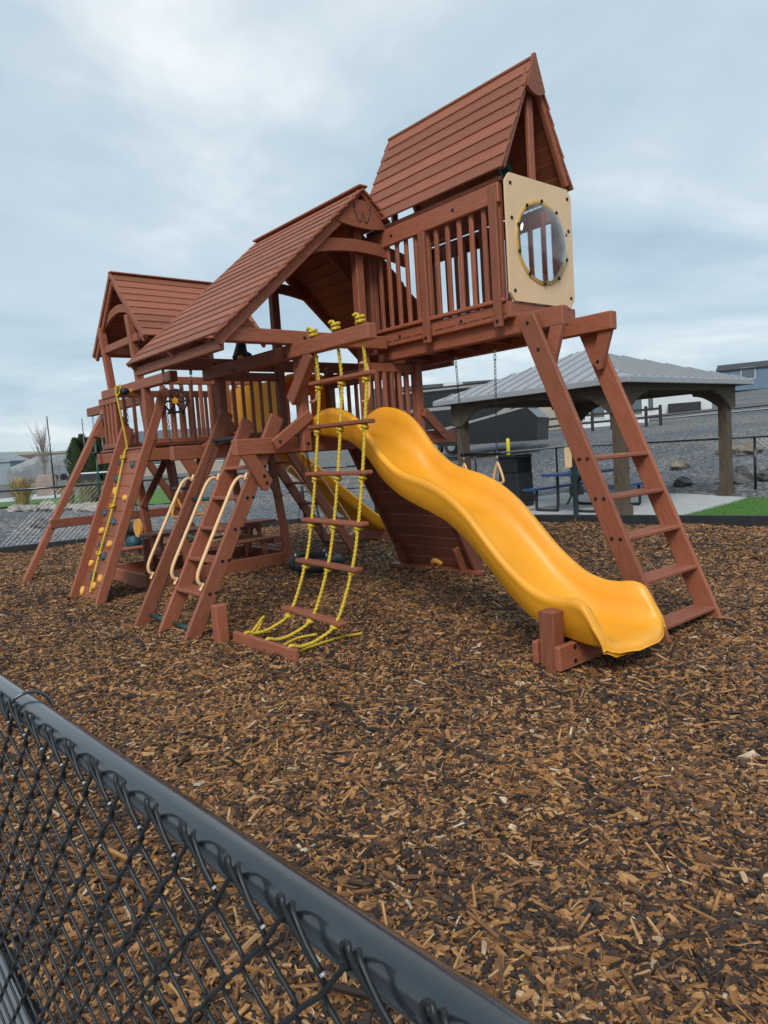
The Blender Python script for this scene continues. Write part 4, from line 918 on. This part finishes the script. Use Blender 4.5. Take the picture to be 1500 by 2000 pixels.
x, y = onray(165, 27); grass_clump(x, y, .95, GRG, 'loose green and straw grass clump left of the rock wall')
x, y = onray(188, 27.6); grass_clump(x, y, .9, GRG, 'spreading grass clump half behind the rock wall rail'); x, y = onray(128, 27.8); grass_clump(x, y, .8, GRM, 'small straw grass clump beside the leaning swing leg')
HG = mat('arborvitae', (.020, .042, .012), .85, col2=(.055, .085, .025), nscale=5)
def shrub(x, y, h, rad_, label, M=HG, n=2600):
    T = thing('arborvitae_shrub', label, 'shrub', (x, y, gz(x, y)), 'arborvitae hedge behind the left lawn'); rr = np.random.default_rng(int(x*31+y*7)); z = rr.uniform(.02, 1, n); an = rr.uniform(0, 6.283, n)
    q = rad_*np.minimum(1, (1.04-z)*2.1)**.7*(.75+.25*np.sin(an*3+z*9))*rr.uniform(.45, 1.05, n)**.5
    c = np.stack([q*np.cos(an), q*np.sin(an), z*h], 1); v = []; f = []
    for k in range(n):
        s = .10; d_ = np.array([math.cos(an[k])*.4, math.sin(an[k])*.4, 1.0])*s*1.7; t_ = np.array([-math.sin(an[k]), math.cos(an[k]), 0])*s*.45; o = len(v); v += [tuple(c[k]-t_), tuple(c[k]+t_), tuple(c[k]+d_)]; f.append((o, o+1, o+2))
    part('foliage', mesh('foliage', v, f), M, T, TR((x, y, gz(x, y)))); tube('trunk', [(x, y, gz(x, y)-.05), (x, y, gz(x, y)+h*.7)], .05, mat('bark', (.09, .07, .05), .9), T, 6)
for k, (px, d_, h, lab) in enumerate(((152, 41, 2.5, 'leftmost dark green columnar shrub of the hedge behind the swing leg'), (166, 41.5, 2.7, 'second columnar shrub of the hedge, between swing leg and rock wall'), (181, 41, 2.45, 'third columnar hedge shrub, just left of the rock wall rail'), (196, 41.6, 2.75, 'columnar hedge shrub partly hidden by the rock wall rail'), (211, 41.2, 2.6, 'columnar hedge shrub behind the top of the rock wall'))):
    x, y = onray(px, d_); shrub(x, y, h, .62, lab)
# bare tree
x, y = onray(87, 60); T = thing('bare_tree', 'leafless young tree in front of the covered trailer', 'tree', (x, y, gz(x, y))); z0 = gz(x, y)
BK = mat('pale_bark', (.30, .25, .23), .9)
tube('trunk', [(x, y, z0-.1), (x, y, z0+1.6), (x+.05, y, z0+4.2)], .09, BK, T, 8, taper=[1, .8, .25])
lst = []; rr = random.Random(5)
for k in range(90):
    hz = rr.uniform(1.0, 3.2); an = rr.uniform(0, 6.283); l = rr.uniform(.9, 1.9); sp = rr.uniform(.25, .75); lst.append(sweep([(x, y, z0+hz), (x+math.cos(an)*sp*l*.5, y+math.sin(an)*sp*l*.5, z0+hz+l*.5), (x+math.cos(an)*sp*l*.8, y+math.sin(an)*sp*l*.8, z0+hz+l)], .022, 4, taper=[1, .7, .3]))
v, f = joinm(lst); part('crown', mesh('crown', v, f), BK, T)
# simple building helper: gable house with windows
def house(name, label, px, d, w, dep, wall_h, roof_h, wallM, roofM, yaw=None, wins=(), overh=.3, cat='house', hip=False, door=None):
    x, y = onray(px, d); z0 = gz(x, y)-.1; T = thing(name, label, cat, (x, y, z0)); an = (math.atan2(y, x)-math.pi/2) if yaw is None else yaw; mm = TR((x, y, z0)) @ RZ(an)
    def bx(nm, x0, x1, y0, y1, z0_, z1, M, par): return part(nm, cbox(x1-x0, y1-y0, z1-z0_, .01).copy() if False else cbox(x1-x0, y1-y0, z1-z0_, .012).copy(), M, par, mm @ TR(((x0+x1)/2, (y0+y1)/2, (z0_+z1)/2)))
    wl = bx('wall', -w/2, w/2, 0, dep, 0, wall_h, wallM, T)
    e = overh; v = [(-w/2-e, -e, wall_h), (w/2+e, -e, wall_h), (w/2+e, dep+e, wall_h), (-w/2-e, dep+e, wall_h), (-w/2-e, dep/2, wall_h+roof_h), (w/2+e, dep/2, wall_h+roof_h)]
    if hip: v[4] = (-w/2+dep*.35, dep/2, wall_h+roof_h); v[5] = (w/2-dep*.35, dep/2, wall_h+roof_h)
    v += [(a_, b_, c_-.15) for a_, b_, c_ in v[:4]]; f = [(0, 1, 5, 4), (2, 3, 4, 5), (1, 2, 5), (3, 0, 4), (0, 6, 7, 1), (1, 7, 8, 2), (2, 8, 9, 3), (3, 9, 6, 0), (9, 8, 7, 6)]
    part('roof', mesh('roof', v, f), roofM, T, mm)
    for (a_, b_, z_, hh) in wins:
        fr_ = bx('window', a_-b_/2-.08, a_+b_/2+.08, -.05, .02, z_-.08, z_+hh+.08, mat('white_trim', (.75, .75, .74), .6), T); bx('pane', a_-b_/2, a_+b_/2, -.07, -.045, z_, z_+hh, mat('window_glass', (.10, .13, .15), .15), fr_)
    return T, mm, bx
WT = mat('white_siding', (.62, .66, .68), .7, .05, 2); DK = mat('dark_shingle', (.045, .052, .058), .85, .15, 3); BS = mat('blue_siding', (.13, .19, .27), .7, .06, 2); GS = mat('grey_siding', (.24, .29, .33), .7, .06, 2); TS = mat('tan_siding', (.38, .34, .28), .8, .06, 2); BR = mat('brown_roof', (.10, .07, .055), .85, .15, 3)
house('blue_house', 'blue manufactured house with white trim on the hill at far right', 1528, 122, 17, 8, 3.3, 1.1, BS, DK, None, ((-4.4, 1.8, 1.7, 1.6), (1.2, 1.6, 2.0, 1.6), (5, 1.6, 2.0, 1.6)))
T, mm, bx = house('white_shed', 'white storage shed with dark lean-to opening seen through the pavilion', 1322, 62, 5.2, 4, 2.3, .7, WT, mat('shed_roof', (.09, .12, .15), .7), None, ((-2.05, .7, .5, 1.4),), .15, 'shed')
bx('dark_cover', -.6, 1.8, -.7, -.02, .0, .85, BLK, T); bx('wall_sign', .2, .75, -.03, -.01, 1.85, 2.05, mat('sign_grey', (.2, .2, .2), .6), T)
house('white_sunroom', 'white sunroom with tall windows seen between the ladder rails', 1190, 50, 5.0, 4, 2.3, .35, WT, WT, None, ((-1.9, .8, .6, 1.2), (-.7, .9, .7, 1.2), (.5, .9, .7, 1.2), (1.7, .8, .7, 1.2)), .1)
house('dark_roof_house', 'low house with large dark grey roof behind the black trailer', 925, 62, 17, 9, 3.0, 2.4, TS, DK, None, ((5.5, 1.4, 1, 1.3),), .5)
house('beige_house', 'beige walled building behind the trailer and pavilion beam', 1045, 55, 7, 5, 3.2, .6, TS, BR, None, (), .2)
house('far_house', 'far house with brown low pitched roof behind the covered trailer', 66, 185, 14, 9, 3.0, 2.6, TS, BR, None, ((-5, 1.5, .9, 1.3), (3, 1.5, .9, 1.3)), .8)
house('gable_house', 'small dark roofed house with white garage at the left picture edge', 8, 100, 9, 8, 2.7, 2.2, GS, DK, R(62), ((-2, 2.0, .4, 1.9), (2, 2, .4, 1.9)), .4)
house('grey_shed', 'grey gabled shed left of the covered trailer', 42, 92, 4.6, 5, 2.7, 1.1, GS, mat('grey_roof', (.26, .30, .33), .7), R(50), (), .15, 'shed')
house('grey_house', 'long grey building seen through the left tower railing', 385, 55, 11, 6, 2.6, .9, TS, mat('slate_roof', (.10, .115, .135), .8), None, ((-3, 1.5, .9, 1.2), (2, 1.5, .9, 1.2)), .3)
# covered RV
x, y = onray(88, 84); T = thing('covered_trailer', 'travel trailer under a rumpled grey fabric cover at left', 'trailer', (x, y, gz(x, y))); an = math.atan2(y, x)-math.pi/2+.25
v, f = [], []; nx_, nk = 16, 14
for i in range(nx_+1):
    t = i/nx_; xx = -3.4+6.8*t; hh = 2.75*(min(1, .62+.9*t) if t < .45 else 1)*(1 if t < .9 else 1-.5*(t-.9)/.1*.5)
    for k in range(nk):
        b = math.pi*k/(nk-1); yy = -1.2*math.cos(b); zz_ = hh*min(1, (math.sin(b)*1.0)**.35 if 0 < k < nk-1 else 0)+random.uniform(-.06, .06); v.append((xx, yy+random.uniform(-.04, .04), max(.35, zz_)))
for i in range(nx_):
    for k in range(nk-1): f.append((i*nk+k, (i+1)*nk+k, (i+1)*nk+k+1, i*nk+k+1))
f += [tuple(range(nk)), tuple(range(nx_*nk+nk-1, nx_*nk-1, -1))]
part('cover', mesh('cover', v, f), mat('grey_cover', (.25, .27, .28), .85, .2, 1.2, bump=.6, bscale=3), T, TR((x, y, gz(x, y))) @ RZ(an))
v, f = sweep([(0, -.12, 0), (0, .12, 0)], .36, 16)
for sx in (.6, 1.5): part('wheel', mesh('wheel', v, f), BLK, T, TR((x, y, gz(x, y)+.36)) @ RZ(an) @ TR((sx, -1.15, 0)))
# covered grill
x, y = onray(90, 33.5); T = thing('covered_grill', 'outdoor grill under a tan fabric cover on the patio', 'grill', (x, y, gz(x, y))); v, f = [], []
for i, (s, z) in enumerate(((1.0, 0), (.98, .4), (.95, .9), (.8, 1.15), (.6, 1.22))):
    for k in range(16):
        an = 2*math.pi*k/16; v.append((math.copysign(abs(math.cos(an))**.5, math.cos(an))*.42*s+random.uniform(-.03, .03), math.copysign(abs(math.sin(an))**.5, math.sin(an))*.3*s, z*.75))
for i in range(4):
    for k in range(16): f.append((i*16+k, i*16+(k+1) % 16, (i+1)*16+(k+1) % 16, (i+1)*16+k))
f.append(tuple(range(64, 80))); part('cover', mesh('cover', v, f), mat('tan_cover', (.27, .21, .18), .9, .1, 2), T, TR((x, y, gz(x, y))) @ RZ(-.5)); beam('side_table', (x+1.0, y-.4, gz(x, y)+.85), (x+2.6, y-1.2, gz(x, y)+.85), .5, .06, T, WT); beam('cabinet', (x+1.2, y-.5, gz(x, y)+.4), (x+1.9, y-.85, gz(x, y)+.4), .5, .8, T, BLK)
for k, (px, d_, h, lab) in enumerate(((103, 30, 3.2, 'thin dark pole rising behind the left lawn'), (170, 38, 3.4, 'slim pole beyond the hedge left of the disc rope'), (205, 40, 3.0, 'slim pole near the top of the rock wall'))):
    x, y = onray(px, d_); o = tube('lamp_pole', [(x, y, gz(x, y)), (x, y, gz(x, y)+h)], .035, VINYL, None, 8, taper=[1, .6]); tagm(o, lab, 'pole')
# black fifth-wheel trailer
x, y = onray(925, 36); an = math.atan2(y, x)-math.pi/2-.35; z0 = gz(x, y); T = thing('camping_trailer', 'large black and grey camping trailer parked behind the pavilion', 'trailer', (x, y, z0)); mm = TR((x, y, z0)) @ RZ(an)
BKP = mat('black_gloss', (.012, .012, .013), .22, .1, 3); GRP = mat('grey_paint', (.28, .28, .27), .35, .08, 3)
o = [(-3.6, .55), (1.6, .55), (1.7, .95), (2.7, 1.1), (2.75, 2.2), (2.2, 3.0), (1.4, 3.35), (-3.6, 3.35)]; v, f = extrude(o, 2.4); part('body', mesh('body', v, f), BKP, T, mm)
for pts in ([(-3.55, 2.2), (-.5, 2.2), (2.4, 2.95), (2.2, 3.02), (-.6, 2.36), (-3.55, 2.36)], [(-3.55, 1.0), (1.0, 1.25), (2.6, 2.1), (2.5, 2.25), (.9, 1.45), (-3.55, 1.2)]): v, f = extrude(pts, .02); part('stripe', mesh('stripe', v, f), GRP, T, mm @ TR((0, -1.215, 0)))
v, f = sweep([(0, -.14, 0), (0, .14, 0)], .38, 18); v2, f2 = sweep([(0, -.16, 0), (0, -.13, 0)], .2, 12)
for sx in (-1.6, -.7): wv_ = part('wheel', mesh('wheel', v, f), BLK, T, mm @ TR((sx, -1.1, .38))); part('rim', mesh('rim', v2, f2), STEEL, wv_, mm @ TR((sx, -1.1, .38)))
v, f = extrude([(-.45, 0), (.45, 0), (.38, .22), (-.4, .25)], .6); part('roof_unit', mesh('unit', v, f), WT, T, mm @ TR((-.9, 0, 3.36))); beam('awning', mm @ Vector((-3.4, -1.26, 3.2)), mm @ Vector((1.2, -1.26, 3.2)), .1, .1, T, GRP)
# second (black) trailer nose beneath
x, y = onray(1000, 33); T = thing('cargo_trailer', 'low black trailer with wedge nose beside the yellow bollard', 'trailer', (x, y, gz(x, y))); mm = TR((x, y, gz(x, y))) @ RZ(an); v, f = extrude([(-3.2, .5), (1.4, .5), (1.5, 1.5), (1.0, 2.0), (-3.2, 1.2)], 2.0); part('body', mesh('body', v, f), BKP, T, mm); v, f = extrude([(-3.2, 1.16), (1.0, 1.95), (1.05, 2.05), (-3.2, 1.28)], 2.06); part('trim', mesh('trim', v, f), GRP, T, mm)
x, y = onray(992, 30); o = tube('bollard', [(x, y, gz(x, y)-.1), (x, y, gz(x, y)+1.0), (x, y, gz(x, y)+1.05)], .075, mat('bollard_yellow', (.65, .52, .02), .5), None, 12, taper=[1, 1, .6]); tagm(o, 'yellow steel bollard in front of the black trailers', 'bollard')
# dark timber rail fences by the sunroom
RF = mat('rail_fence', (.035, .033, .032), .8, .2, 4)
T = thing('rail_fence', 'dark post and rail fence in front of the white sunroom', 'fence', (*onray(1150, 44), 0))
P_ = [onray(px, 44) for px in (1060, 1105, 1158, 1196, 1235, 1263, 1291)]
for (x, y) in P_: beam('post', (x, y, gz(x, y)-.1), (x, y, gz(x, y)+1.15), .14, .14, T, RF, (0, 1, 0))
for (x0, y0), (x1, y1) in zip(P_, P_[1:]):
    for h in (.5, .95): beam('rail', (x0, y0, gz(x0, y0)+h), (x1, y1, gz(x1, y1)+h), .05, .14, T, RF)
# block retaining wall
T = thing('retaining_wall', 'low grey block retaining wall seen under the middle tower', 'wall', (*onray(655, 27), 0)); BLK_ = mat('wall_block', (.20, .20, .19), .9, .2, 3, rnd=.2, bump=.5, bscale=14)
for row in range(4):
    for k in range(24):
        px = 560+k*9.2+(4.6 if row % 2 else 0); x, y = onray(px, 27+.05*row); an = math.atan2(y, x)-math.pi/2; zb = gz(x, y)+.02+row*.17
        part('block', cbox(.172*1.0, .25, .163, .012), BLK_, T, TR((x, y, zb+.08)) @ RZ(an))
print('objects', len(bpy.data.objects))
